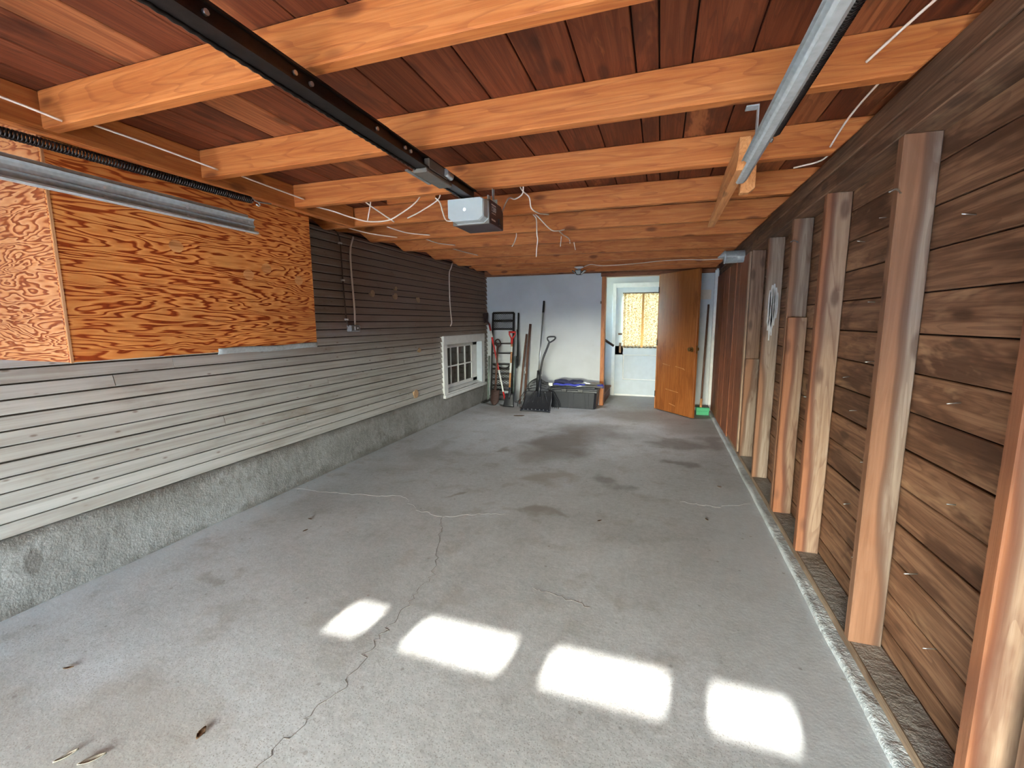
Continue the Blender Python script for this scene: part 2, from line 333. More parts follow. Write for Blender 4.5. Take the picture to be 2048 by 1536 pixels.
# ------------------------------------------------------------------ mesh builder
class MB:
    def __init__(s): s.v = []; s.f = []; s.sm = []
    def add(s, vs, fs, smooth=False):
        o = len(s.v); s.v += [Vector(q) for q in vs]
        for f in fs: s.f.append([o+i for i in f]); s.sm.append(smooth)
        return s
    def box(s, x0, x1, y0, y1, z0, z1):
        vs = [(x, y, z) for x in (x0, x1) for y in (y0, y1) for z in (z0, z1)]
        return s.add(vs, [(0, 1, 3, 2), (4, 6, 7, 5), (0, 4, 5, 1), (2, 3, 7, 6), (0, 2, 6, 4), (1, 5, 7, 3)])
    def prism(s, poly, axis, a, b):
        """poly: 2-D outline in the plane of the two other axes (cyclic order after axis); extruded a..b"""
        n = len(poly)
        def P(p, t):
            return {'X': (t, p[0], p[1]), 'Y': (p[0], t, p[1]), 'Z': (p[0], p[1], t)}[axis]
        vs = [P(p, a) for p in poly] + [P(p, b) for p in poly]
        fs = [tuple(range(n)), tuple(range(2*n-1, n-1, -1))] + [(i, i+n, (i+1) % n+n, (i+1) % n) for i in range(n)]
        return s.add(vs, fs)
    def tube(s, pts, r, seg=8, cap=True, smooth=True):
        pts = [Vector(p) for p in pts]; n = len(pts)
        rs = r if isinstance(r, (list, tuple)) else [r]*n
        rings = []; up = None
        for i, p in enumerate(pts):
            d = (pts[min(i+1, n-1)] - pts[max(i-1, 0)])
            d = d.normalized() if d.length > 1e-9 else Vector((0, 0, 1))
            if up is None:
                up = Vector((0, 0, 1)) if abs(d.z) < .9 else Vector((1, 0, 0))
            a = d.cross(up); a = a.normalized() if a.length > 1e-6 else d.orthogonal().normalized()
            up = a.cross(d).normalized()
            rings.append([p + (a*math.cos(2*math.pi*k/seg) + up*math.sin(2*math.pi*k/seg))*rs[i] for k in range(seg)])
        vs = [q for R in rings for q in R]
        fs = [(i*seg+k, i*seg+(k+1) % seg, (i+1)*seg+(k+1) % seg, (i+1)*seg+k) for i in range(n-1) for k in range(seg)]
        o = len(s.v); s.add(vs, fs, smooth)
        if cap:
            s.f.append([o+k for k in range(seg)][::-1]); s.sm.append(False)
            s.f.append([o+(n-1)*seg+k for k in range(seg)]); s.sm.append(False)
        return s
    def bar(s, p, q, w, h, up=(0, 0, 1)):
        """rectangular bar from p to q"""
        p, q = Vector(p), Vector(q); d = (q-p).normalized(); u = Vector(up)
        a = d.cross(u)
        if a.length < 1e-5: a = d.orthogonal()
        a.normalize(); u = a.cross(d).normalized()
        vs = [e + a*w/2*i + u*h/2*j for e in (p, q) for i, j in ((-1, -1), (1, -1), (1, 1), (-1, 1))]
        return s.add(vs, [(3, 2, 1, 0), (4, 5, 6, 7), (0, 1, 5, 4), (1, 2, 6, 5), (2, 3, 7, 6), (3, 0, 4, 7)])
    def grid(s, fn, nu, nv, smooth=True, flip=False):
        vs = [fn(i/nu, j/nv) for i in range(nu+1) for j in range(nv+1)]
        fs = [(i*(nv+1)+j, (i+1)*(nv+1)+j, (i+1)*(nv+1)+j+1, i*(nv+1)+j+1) for i in range(nu) for j in range(nv)]
        if flip: fs = [f[::-1] for f in fs]
        return s.add(vs, fs, smooth)
    def disc(s, c, nrm, r, t, seg=20, ry=None):
        c = Vector(c); nrm = Vector(nrm).normalized()
        return s.tube([c, c+nrm*t], r, seg)
WO = {}
def link(ob, parent, origin):
    COL.objects.link(ob)
    if parent is not None:
        ob.parent = parent; ob.location = Vector(origin) - WO[parent.name]
    else: ob.location = origin
    WO[ob.name] = Vector(origin)
def add(name, mb, mat, parent=None, origin=None, label=None, cat=None, group=None, kind=None, bevel=0.0, seg=1, solid=0.0):
    if origin is None:
        lo = [min(v[k] for v in mb.v) for k in range(3)]; hi = [max(v[k] for v in mb.v) for k in range(3)]
        origin = [(a+b)/2 for a, b in zip(lo, hi)]
        if parent is None and kind is None: origin[2] = lo[2]
    o = Vector(origin)
    me = bpy.data.meshes.new(name)
    me.from_pydata([tuple(v-o) for v in mb.v], [], mb.f)
    me.polygons.foreach_set('use_smooth', mb.sm)
    me.materials.append(M[mat]); me.validate(); me.update()
    ob = bpy.data.objects.new(name, me); link(ob, parent, o)
    if solid:
        md = ob.modifiers.new('solid', 'SOLIDIFY'); md.thickness = solid; md.offset = 0
    if bevel:
        md = ob.modifiers.new('bevel', 'BEVEL'); md.width = bevel; md.segments = seg; md.limit_method = 'ANGLE'; md.angle_limit = math.radians(40)
    if label: ob['label'] = label
    if cat: ob['category'] = cat
    if group: ob['group'] = group
    if kind: ob['kind'] = kind
    return ob
def thing(name, loc, label, cat, group=None):
    e = bpy.data.objects.new(name, None); e.empty_display_size = .05; link(e, None, loc)
    e['label'] = label; e['category'] = cat
    if group: e['group'] = group
    return e
def smooth_path(pts, n=6):
    pts = [Vector(p) for p in pts]; out = []
    for i in range(len(pts)-1):
        p0, p1, p2, p3 = pts[max(i-1, 0)], pts[i], pts[i+1], pts[min(i+2, len(pts)-1)]
        for k in range(n):
            t = k/n
            out.append(.5*((2*p1) + (p2-p0)*t + (2*p0-5*p1+4*p2-p3)*t*t + (3*p1-p0-3*p2+p3)*t**3))
    return out + [pts[-1]]
# ================================================================== SETTING
XL, XR, YB, YF = -2.9, .905, 7.3, -2.6
ZD = 2.245; ZJ = 2.11
floor = add('floor', MB().grid(lambda a, b: (-3.0+4.05*a, -2.62+11.1*b, 0), 4, 8, False), 'concrete_floor', origin=(0, 0, 0), kind='structure')
add('ground', MB().grid(lambda a, b: (-15+30*a, -30+27.35*b, -.03), 2, 2, False), 'driveway_bounce', origin=(0, 0, 0), kind='structure', label='pale driveway outside the garage door', cat='ground')
# cracks in the slab, built as fine raised/open seams
def crack(pts, mat, w):
    pts = [Vector((x, y, 0)) for x, y in pts]; fine = []
    for i in range(len(pts)-1):
        n = 9
        for k in range(n):
            p = pts[i].lerp(pts[i+1], k/n); j = .016 if 0 < i*n+k else 0
            fine.append(p + Vector((random.uniform(-j, j), random.uniform(-j, j), 0)))
    fine.append(pts[-1]); m = MB()
    for a, b in zip(fine, fine[1:]): m.bar(a+Vector((0, 0, .0004)), b+Vector((0, 0, .0004)), w*random.uniform(.6, 1.3), .0009)
    add('crack', m, mat, floor)
crack([(-1.142, .80), (-1.128, 1.064), (-1.098, 1.208), (-1.126, 1.446), (-1.122, 1.654), (-1.135, 1.813), (-1.138, 2.0), (-1.283, 2.368), (-1.421, 2.667)], 'crack_dark', .0022)
crack([(-1.421, 2.667), (-1.657, 2.724), (-1.921, 2.94), (-2.08, 2.87), (-2.52, 2.80), (-2.86, 2.78)], 'crack_pale', .0022)
crack([(-1.421, 2.667), (-1.2, 2.80), (-1.02, 2.86)], 'crack_pale', .003)
crack([(.197, 3.484), (.441, 3.456), (.699, 3.596)], 'crack_pale', .0022)
crack([(-.58, 2.06), (-.42, 2.02), (-.27, 1.99)], 'crack_dark', .0025)
# ---- left wall: concrete foundation, lap siding, window
def foundation(u, v):
    # u along Y, v across the profile: face then top
    y = -2.6+9.9*u; q = Vector((0, y*3.1, 0))
    if v < .75:
        z = .368*v/.75; x = -2.875 - .012*(z/.368) + .008*mnoise.noise(Vector((y*2.2, z*5, 3)))
    else:
        z = .368 + .006*mnoise.noise(Vector((y*5, 1, 1))); x = -2.887 - .1*(v-.75)/.25
    return (x, y, z)
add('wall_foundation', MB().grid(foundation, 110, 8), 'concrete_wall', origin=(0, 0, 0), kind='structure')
mb = MB(); WY0, WY1, WZ0, WZ1 = 5.66, 7.0, .36, 1.08           # clear opening of the basement window
mb.box(-3.06, -2.925, YF, WY0, 0, 2.25); mb.box(-3.06, -2.925, WY1, YB+.1, 0, 2.25)
mb.box(-3.06, -2.925, WY0, WY1, 0, WZ0); mb.box(-3.06, -2.925, WY0, WY1, WZ1, 2.25)
wl = add('wall_left', mb, 'dark_void', origin=(0, 0, 0), kind='structure')
Z0, EXP = .366, .0727
k = 0; z = Z0
joints = {4: [2.25], 5: [], 6: [3.3], 9: [1.62], 10: [1.95], 11: [1.9], 2: [3.0], 13: [4.9]}
while z < 2.21:
    z1 = min(z+EXP, 2.225)
    prof = [(-2.925, z+.010), (-2.897, z+.010), (-2.893, z+.014), (-2.908, z1), (-2.925, z1)]
    cuts = [YF] + sorted(joints.get(k, [random.uniform(1.0, 6.0)] if k % 3 == 1 else [])) + [YB]
    segs = list(zip(cuts, cuts[1:]))
    if z < 1.16:                                                    # leave the window casing free
        segs = [q for a, b in segs for q in ((a, min(b, 5.575)), (max(a, 7.085), b)) if q[1]-q[0] > .05]
    for a, b in segs:
        dx = random.uniform(-.0015, .0015); dz = random.uniform(-.0008, .0008)
        add('plank', MB().prism([(x+dx, q+dz) for x, q in prof], 'Y', a+.002, b-.002), 'siding', wl)
    z += EXP; k += 1
for y, zz, r, in ((4.025, 1.683, .036), (4.47, 1.765, .022), (4.455, 1.676, .036), (4.962, 1.656, .032), (4.822, .485, .055), (4.945, 1.03, .03), (1.25, 1.63, .035)):
    add('wooden_plug', MB().disc((-2.918, y, zz), (1, 0, 0), r, .03, 20), 'plug_wood', wl, bevel=.003)
# ---- window in the left wall
w1 = add('window_1', MB().box(-3.05, -3.0, WY0, WY1, WZ0, WZ0+.02).box(-3.05, -3.0, WY0, WY1, WZ1-.02, WZ1).box(-3.05, -3.0, WY0, WY0+.02, WZ0+.02, WZ1-.02).box(-3.05, -3.0, WY1-.02, WY1, WZ0+.02, WZ1-.02), 'white_trim', kind='structure')
add('casing_side', MB().box(-2.925, -2.872, 5.565, 5.665, .335, 1.18), 'white_trim', w1, bevel=.003)
add('casing_side', MB().box(-2.925, -2.872, 6.995, 7.095, .335, 1.18), 'white_trim', w1, bevel=.003)
add('casing_head', MB().box(-2.925, -2.868, 5.57, 7.10, 1.06, 1.185), 'white_trim', w1, bevel=.003)
add('window_sill', MB().box(-3.0, -2.845, 5.55, 7.125, .30, .345), 'white_trim', w1, bevel=.004)
add('jamb', MB().box(-3.0, -2.873, WY1-.03, WY1+.01, .345, 1.06), 'white_door', w1)
add('jamb', MB().box(-3.0, -2.873, WY0-.01, WY0+.02, .345, 1.06), 'white_trim', w1)
add('inner_sill', MB().prism([(-3.0, .345), (-2.873, .345), (-2.873, .36), (-3.0, .40)], 'Y', WY0+.02, WY1-.03), 'white_trim', w1)
sash = add('sash', MB().box(-2.998, -2.968, WY0+.02, WY1-.03, .40, .455).box(-2.998, -2.968, WY0+.02, WY1-.03, 1.0, 1.06).box(-2.998, -2.968, WY0+.02, WY0+.06, .455, 1.0).box(-2.998, -2.968, WY1-.25, WY1-.2, .455, 1.0).box(-2.998, -2.968, WY1-.2, WY1-.03, .40, 1.06), 'white_trim', w1, bevel=.003)
ys = [WY0+.06 + (WY1-.25-WY0-.06)*i/4 for i in range(5)]
for i in range(1, 4): add('muntin', MB().box(-2.996, -2.966, ys[i]-.011, ys[i]+.011, .455, 1.0), 'white_trim', sash)
add('muntin', MB().box(-2.994, -2.968, ys[0], ys[4], .712, .732), 'white_trim', sash)
for i in range(4):
    for a, b in ((.455, .712), (.732, 1.0)): add('pane', MB().box(-2.988, -2.982, ys[i], ys[i+1], a, b), 'old_glass', sash)
mb = MB(); mb.box(-3.5, -3.45, 5.3, 7.3, 0, 1.6).box(-3.45, -3.06, 5.3, 5.35, 0, 1.6).box(-3.45, -3.06, 7.25, 7.3, 0, 1.6).box(-3.45, -3.06, 5.35, 7.25, 0, .05).box(-3.45, -3.06, 5.35, 7.25, 1.55, 1.6)
add('wall_crawlspace', mb, 'header_wood', kind='structure')
# ---- right wall: sheathing, plates, studs, vertical panelling
wr = add('wall_right', MB().box(.935, 1.0, YF, YB+.1, -.05, 2.3), 'dark_void', origin=(0, 0, 0), kind='structure')
z = .05-.148; zs = []
rows = [-.06, .06, .148, .296, .444, .592, .74, .888, 1.033, 1.181, 1.328, 1.479, 1.63, 1.78, 1.93, 2.08, 2.24]
for i in range(1, len(rows)-1):
    a, b = rows[i], rows[i+1]
    cuts = [YF] + ([random.uniform(2.2, 4.6)] if i % 3 == 0 else []) + [5.4]
    for y0, y1 in zip(cuts, cuts[1:]):
        d = random.uniform(0, .007)
        add('plank', MB().box(XR+d, .935, y0+.002, y1-.002, a+.0025, b-.0025), 'plank_right', wr, bevel=.003)
def rough_strip(u, v, x0, x1, h, seed):
    y = 0.2+7.0*u; n = mnoise.noise(Vector((y*2.5, seed, 0)))*.008; n2 = mnoise.noise(Vector((y*9, seed, 4)))*.004
    if v < .25: return (x0+n, y, h*v/.25 + (n2 if v > 0 else 0))
    return (x0+n+(x1-x0)*(v-.25)/.75, y, h+n2+.006*mnoise.noise(Vector((y*6, v*3, seed))))
add('trim_1', MB().grid(lambda u, v: rough_strip(u, v, .738, .80, .026, 3), 140, 6), 'kerb_concrete', origin=(0, 0, 0), kind='structure')
add('sill_plate', MB().box(.792, .93, YF, 7.28, .008, .06), 'sill_wood', wr, bevel=.004)
add('dust', MB().grid(lambda u, v: (.80+.105*v, .3+6.9*u, .061+.004*abs(mnoise.noise(Vector((u*60, v*4, 2))))+.012*(v**3)*abs(mnoise.noise(Vector((u*25, 1, 8))))), 160, 6), 'dust', wr)
add('top_plate', MB().box(.79, .93, YF, 7.28, 2.03, 2.112), 'plate', wr, bevel=.004)
add('top_plate', MB().box(.784, .93, YF, 7.28, 2.114, 2.20), 'plate', wr, bevel=.004)
def stud(y, w=.047, x0=.79, x1=.903, mat='stud', z1=2.03, z0=.06, lean=0.0):
    m = MB()
    def ring(z, dx): return [(x0+dx, y, z), (x1+dx, y, z), (x1+dx, y+w, z), (x0+dx, y+w, z)]
    n = 10; vs = []
    for i in range(n+1):
        zz = z0+(z1-z0)*i/n; dx = .0015*mnoise.noise(Vector((y, zz*2, 0)))
        vs += ring(zz, dx + lean*(zz-z0))
    fs = [(0, 1, 2, 3)[::-1], tuple(n*4+i for i in range(4))] + [(i*4+k, i*4+(k+1) % 4, (i+1)*4+(k+1) % 4, (i+1)*4+k) for i in range(n) for k in range(4)]
    m.add(vs, fs)
    return add('stud', m, mat, wr, bevel=.004)
stud(1.30, mat='stud_orange'); stud(1.20, w=.05, x0=.845, mat='stud_dark')
stud(2.015); stud(2.78, mat='stud_orange'); stud(3.385); s4 = stud(4.07); stud(4.74, mat='stud_dark')
stud(.75); stud(.15); stud(-.45)
add('stud_scab', MB().box(.792, .90, 3.336, 3.384, .06, 1.40), 'stud_orange', wr, bevel=.004)
add('stud_scab', MB().box(.80, .90, 2.828, 2.868, .06, 1.42), 'stud', wr, bevel=.004)
add('stud_scab', MB().box(.786, .90, 4.694, 4.739, .06, 1.02), 'stud', wr, bevel=.004)
for x_, z0_, z1_, w_ in ((.822, 1.30, 1.62, .010), (.836, 1.22, 1.66, .012), (.85, 1.26, 1.67, .011), (.864, 1.34, 1.64, .010), (.876, 1.40, 1.60, .007)):
    zz_ = [z0_+(z1_-z0_)*q/9 for q in range(10)]
    lf = [(x_-w_*(1 if 1 < q < 9 else .45)*random.uniform(.8, 1.1), 4.0655, zq) for q, zq in enumerate(zz_)]; rt = [(x_+w_*(1 if 1 < q < 9 else .45)*random.uniform(.8, 1.1), 4.0655, zq) for q, zq in enumerate(zz_)]
    add('paint_smear', MB().add(lf+rt[::-1], [tuple(range(20))]), 'paint_smear', wr)
for y0, y1, mt in ((5.30, 5.58, 'panel_red'), (5.58, 6.06, 'panel_red'), (6.06, 6.5, 'panel_red'), (6.5, 6.74, 'panel_red'), (6.74, 7.29, 'panel_red'), (4.80, 4.86, 'stud_orange'), (4.86, 5.30, 'panel_red')):
    add('panel_board', MB().box(.775+random.uniform(0, .01), .80, y0+.003, y1-.003, .07 if y0 < 5.58 else .03, 2.03), mt, wr, bevel=.004)
for i, (y, zz) in enumerate(((2.4, 1.82), (2.42, 1.46), (2.35, 1.2), (2.5, .95), (2.3, .75), (2.62, 1.1), (2.45, .5), (2.3, .3), (3.05, 1.6), (3.1, 1.25), (3.2, .9), (3.05, .55), (3.7, 1.7), (3.65, 1.3), (3.7, .85), (1.8, 1.7), (1.75, 1.12), (1.7, .8), (1.85, .48), (1.7, .3), (2.6, 1.75))):
    add('nail', MB().tube([(.915, y, zz), (.88-.02*random.random(), y-.01, zz+random.uniform(-.006, .004))], .0017, 5), 'aluminium', wr)
for y, zz, x in ((2.0, 1.83, .80), (3.36, 1.88, .82)):
    add('nail', MB().tube(smooth_path([(x, y+.02, zz), (x-.03, y-.02, zz+.006), (x-.055, y-.03, zz-.004)], 4), .003, 6), 'aluminium', wr)
# ---- ceiling: slab over the boards, deck boards, joists
ceil = add('ceiling', MB().box(-3.1, 1.05, YF-.1, 8.6, 2.29, 2.34), 'dark_void', origin=(0, 0, 0), kind='structure')
seams = [.067+.183*i for i in range(-16, 6)] + [-.039]
seams = sorted(q for q in seams if -2.95 < q < .98); seams = [-2.98]+seams+[1.0]
for i, (a, b) in enumerate(zip(seams, seams[1:])):
    if b-a < .03: continue
    dz = random.uniform(-.003, .003)
    mt = 'deck_orange' if (a > .2 and i % 2 == 0) or random.random() < .07 else 'deck'
    cuts = [YF-.05] + ([random.choice([2.39, 1.15, 3.6, 4.85])] if i % 3 == 0 else []) + [8.4]
    for y0, y1 in zip(cuts, cuts[1:]):
        add('deck_board', MB().box(a+.0028, b-.0028, y0+.002, y1-.002, ZD+.001+dz*.4, ZD+.024), mt, ceil, bevel=.002)
JT = .05
def joist(yl, yr, xl, xr, cutl=False):
    prof = [(xl, ZJ), (xr-.1, ZJ), (xr, 2.202), (xr+.1, 2.202), (xr+.1, ZD), (xl, ZD)] if not cutl else \
           [(-2.92, 2.226), (-2.66, 2.20), (-2.58, 2.135), (-2.55, ZJ), (xr-.1, ZJ), (xr, 2.202), (xr+.1, 2.202), (xr+.1, ZD), (-2.92, ZD)]
    f = lambda x: yl+(yr-yl)*(x-xl)/(xr-xl)
    n = len(prof); vs = [(x, f(x), z) for x, z in prof]+[(x, f(x)+JT, z) for x, z in prof]
    fs = [tuple(range(n)), tuple(range(2*n-1, n-1, -1))]+[(i, i+n, (i+1) % n+n, (i+1) % n) for i in range(n)]
    add('joist', MB().add(vs, fs), 'joist', ceil, bevel=.004)
for yl, yr, c in ((-2.5, -2.5, 0), (-1.91, -1.91, 0), (-1.3, -1.3, 0), (-.69, -.69, 0), (-.08, -.08, 0), (.52, .52, 0), (1.13, 1.125, 0), (1.745, 1.735, 0), (2.35, 2.40, 0), (2.93, 3.06, 1), (3.53, 3.69, 1), (4.08, 4.26, 1), (4.74, 5.03, 1), (5.38, 5.66, 1), (6.0, 6.26, 1), (6.6, 6.80, 1)):
    joist(yl, yr, -2.245 if not c else -2.92, .79, bool(c))
add('trimmer_joist', MB().box(-2.295, -2.247, YF, 2.94, ZJ-.012, ZD), 'trimmer', ceil, bevel=.004)
add('blocking', MB().box(-1.74, -1.38, 2.62, 2.66, 2.15, 2.19), 'joist', ceil, bevel=.003)
add('ledger', MB().box(-2.9, .80, 7.2, 7.29, 2.145, ZD), 'header_wood', ceil, bevel=.004)
# ---- back wall, doorway and the lobby beyond
mb = MB(); mb.box(-2.93, -.905, YB, YB+.1, 0, 2.26); mb.box(.03, 1.0, YB, YB+.1, 0, 2.26); mb.box(-.905, .03, YB, YB+.1, 2.14, 2.26)
wback = add('wall_back', mb, 'white_wall', origin=(0, 0, 0), kind='structure')
t2 = add('trim_2', MB().box(-.915, -.852, YB-.025, YB+.12, 0, 2.14), 'casing_wood', kind='structure', bevel=.004)
add('strike_plate', MB().box(-.93, -.912, YB-.03, YB-.012, 1.66, 1.70), 'bronze', t2)
add('trim_3', MB().box(-.045, .03, YB-.02, YB+.12, 0, 2.14), 'casing_wood', kind='structure', bevel=.004)
add('trim_4', MB().box(-.93, .75, YB-.035, YB+.12, 2.085, 2.145), 'header_wood', kind='structure', bevel=.004)
add('trim_5', MB().box(.735, .775, YB-.05, YB, 0, 2.12), 'white_trim', kind='structure', bevel=.003)
YV = 8.42
mb = MB(); mb.box(-2.4, -.775, YV, YV+.08, 0, 2.3); mb.box(.06, 1.0, YV, YV+.08, 0, 2.3); mb.box(-.775, .06, YV, YV+.08, 1.985, 2.3)
add('wall_lobby', mb, 'white_wall', origin=(0, 0, 0), kind='structure')
add('wall_lobby_right', MB().box(.12, .2, YB+.1, YV, 0, 2.3), 'white_wall', origin=(0, 0, 0), kind='structure')
add('wall_stair_end', MB().box(-2.45, -2.4, YB+.1, YV, 0, 1.0).box(-2.45, -2.4, YB+.1, YV, 2.1, 2.3).box(-2.45, -2.4, YB+.1, 7.6, 1.0, 2.1).box(-2.45, -2.4, 8.25, YV, 1.0, 2.1), 'white_wall', origin=(0, 0, 0), kind='structure')
w2 = add('added_window', MB().box(-2.44, -2.40, 7.6, 7.64, 1.0, 2.1).box(-2.44, -2.40, 8.21, 8.25, 1.0, 2.1).box(-2.44, -2.40, 7.64, 8.21, 1.0, 1.04).box(-2.44, -2.40, 7.64, 8.21, 2.06, 2.1), 'white_trim', kind='structure')  # unseen window, added to bring daylight into the stairs and lobby
add('pane', MB().box(-2.425, -2.421, 7.64, 8.21, 1.04, 2.06), 'clear_glass', w2)
add('ceiling_lobby', MB().box(-.93, .12, YB+.1, YV, 2.17, 2.2).prism([(-2.4, 2.24), (-.93, 2.17), (-.93, 2.2), (-2.4, 2.27)], 'Y', YB+.1, YV), 'ceiling_beige', kind='structure')
st = thing('staircase', (-1.2, 7.9, 0), 'dark stained wooden stairs climbing left behind the door casing', 'stairs')
for i in range(4):
    x = -.86-.25*i
    add('riser', MB().box(x-.02, x, YB+.12, YV-.02, .19*i, .19*(i+1)-.025), 'stair_wood', st)
    add('tread', MB().box(x-.27, x+.025, YB+.12, YV-.02, .19*(i+1)-.025, .19*(i+1)), 'offcut_dark' if i == 0 else 'stair_wood', st, bevel=.004)
add('handrail', MB().tube([(-.80, 8.3, .93), (-.95, 8.3, 1.03), (-1.6, 8.3, 1.5)], .022, 8).tube([(-1.0, 8.3, 1.06), (-1.0, 8.42, 1.03)], .01, 6), 'rust', st)
# exterior door of the lobby
d2 = add('door_2', MB().box(-.79, .075, YV-.024, YV+.0, .0, .30).box(-.79, .075, YV-.024, YV, .77, .93).box(-.79, .075, YV-.024, YV, 1.85, 2.0).box(-.79, -.64, YV-.024, YV, .30, 1.85).box(-.045, .075, YV-.024, YV, .30, 1.85).box(-.77, .055, YV, YV+.03, .0, .30).box(-.77, .055, YV, YV+.03, .77, .93).box(-.77, .055, YV, YV+.03, 1.85, 1.98).box(-.77, -.64, YV, YV+.03, .30, 1.85).box(-.045, .055, YV, YV+.03, .30, 1.85), 'white_door', kind='structure')
add('door_panel', MB().box(-.64, -.045, YV+.006, YV+.03, .295, .775), 'white_door', d2)
add('panel_moulding', MB().box(-.64, -.045, YV+.004, YV+.012, .30, .315).box(-.64, -.045, YV+.004, YV+.012, .755, .77).box(-.64, -.625, YV+.004, YV+.012, .315, .755), 'white_trim', d2)
add('pane', MB().box(-.64, -.045, YV+.018, YV+.024, .93, 1.85), 'clear_glass', d2)
add('deadbolt', MB().box(-.735, -.665, YV-.04, YV-.02, 1.13, 1.165), 'bronze', d2, bevel=.004)
add('lock_plate', MB().box(-.715, -.675, YV-.032, YV-.02, .80, .985).tube([(-.69, YV-.08, .92), (-.69, YV-.02, .92)], .02, 10), 'bronze', d2, bevel=.003)
add('threshold', MB().box(-.775, .06, YV-.03, YV+.06, 0, .03), 'white_trim', d2)
add('trim_6', MB().box(-.845, -.785, YV-.045, YV+.0, 0, 2.065).box(-.785, .12, YV-.045, YV, 1.985, 2.065), 'white_trim', kind='structure', bevel=.003)
def curtain(x0, x1, lab, ph):
    def fn(a, b):
        x = x0+(x1-x0)*a; z = .905+(1.875-.905)*b
        return (x, YV-.042-.010*math.sin(a*(x1-x0)*95+ph+.4*math.sin(b*3))-.004*math.sin(a*33+b*2), z+.004*math.sin(a*20))
    c = add('curtain', MB().grid(fn, 60, 14), 'curtain', label=lab, cat='curtain', group='patterned curtains on the white door')
    add('side_hem', MB().box(*((x1-.02, x1) if ph < 1 else (x0, x0+.018)), YV-.062, YV-.056, .91, 1.87), 'brass', c)
    add('curtain_hem', MB().grid(lambda a, b: Vector(fn(a, 0))+Vector((0, -.003, -.012+.03*b)), 40, 2), 'leaf_pale', c)
curtain(-.655, -.31, 'left patterned gold curtain hanging on the white back door', .3)
curtain(-.311, -.03, 'right patterned gold curtain beside the edge of the open wooden door', 1.9)
cr = add('curtain_rod', MB().tube([(-.67, YV-.045, 1.882), (-.02, YV-.045, 1.882)], .009, 8).tube([(-.67, YV-.045, .905), (-.02, YV-.045, .905)], .006, 8), 'bronze', d2)
# open slab door
hx, hy, fx, fy = -.035, 7.235, .475, 6.615
d = Vector((fx-hx, fy-hy, 0)); L = d.length; d.normalize(); nn = Vector((-d.y, d.x, 0))      # nn points away from the camera side
def dp(s, t, z): return Vector((hx, hy, 0))+d*s+nn*t+Vector((0, 0, z))
def dbox(m, s0, s1, t0, t1, z0, z1):
    vs = [dp(s, t, z) for s in (s0, s1) for t in (t0, t1) for z in (z0, z1)]
    return m.add(vs, [(0, 1, 3, 2), (4, 6, 7, 5), (0, 4, 5, 1), (2, 3, 7, 6), (0, 2, 6, 4), (1, 5, 7, 3)])
door1 = add('door_1', dbox(MB(), 0, L, 0, .04, .012, 2.085), 'door_wood', kind='structure', bevel=.002)
for sg in (-1, 1):
    t0 = 0 if sg < 0 else .04
    kn = MB().tube([dp(L-.065, t0, .985), dp(L-.065, t0+sg*.012, .985)], .032, 16).tube([dp(L-.065, t0, .985), dp(L-.065, t0+sg*.035, .985), dp(L-.065, t0+sg*.045, .985), dp(L-.065, t0+sg*.06, .985), dp(L-.065, t0+sg*.066, .985)], [.012, .012, .027, .027, .012], 16)
    add('door_knob', kn, 'brass', door1)
add('latch_plate', dbox(MB(), L-.001, L+.002, .008, .032, .93, 1.04), 'brass', door1)
for s0, s1, zz in ((.14, .30, .735), (.42, .60, .715), (.22, .50, .355), (.32, .45, .145), (.55, .62, .70)):
    add('scratch', MB().bar(dp(s0, -.0006, zz), dp(s1, -.0006, zz-.02), .0015, .006), 'pole_pale', door1)
for zz in (.25, 1.05, 1.85): add('hinge', MB().tube([dp(-.004, -.006, zz-.045), dp(-.004, -.006, zz+.045)], .007, 8), 'bronze', door1)
# ---- front wall and unseen sectional door, its gap and panes shaped for the daylight
mb = MB(); mb.box(-3.06, -2.16, YF-.1, YF, 0, 2.3); mb.box(.36, 1.0, YF-.1, YF, 0, 2.3); mb.box(-2.16, .36, YF-.1, YF, 2.0, 2.3)
add('wall_front', mb, 'plank_right', origin=(0, 0, 0), kind='structure')
gd = thing('garage_door', (-.9, -2.57, 1.2), 'white sectional garage door behind the viewer, raised part way to let in daylight', 'garage door')
GY0, GY1 = -2.598, -2.56
add('door_section', MB().box(-2.2, .4, GY0, GY1, 1.2, 1.595), 'door_paint', gd, bevel=.004)
mb = MB().box(-2.2, .4, GY0, GY1, 1.6, 1.757).box(-2.2, .4, GY0, GY1, 1.842, 1.97)
wx = [(-1.81, -1.64), (-1.42, -.97), (-.80, -.35), (-.19, .07)]
for a, b in zip([-2.2]+[q[1] for q in wx], [q[0] for q in wx]+[.4]): mb.box(a, b, GY0, GY1, 1.757, 1.842)
sec = add('door_section', mb, 'door_paint', gd)
for a, b in wx: add('pane', MB().box(a, b, -2.572, -2.568, 1.757, 1.842), 'clear_glass', sec)
for y in (-2.48, -1.96): add('door_section', MB().box(-2.14, .34, y, y+.51, 1.955, 1.99), 'door_paint', gd, bevel=.004)
# ================================================================== THINGS
# ---- plywood bulkhead on the left wall
bk = thing('plywood_bulkhead', (-2.6, 1.85, 1.22), 'orange grained plywood box projecting high on the left siding wall', 'bulkhead')
BX, BY0, BY1, BZ = -2.30, 1.145, 2.53, 1.222
add('front_panel', MB().box(BX-.018, BX, BY0, BY1, BZ, ZJ-.012), 'plywood', bk, bevel=.001)

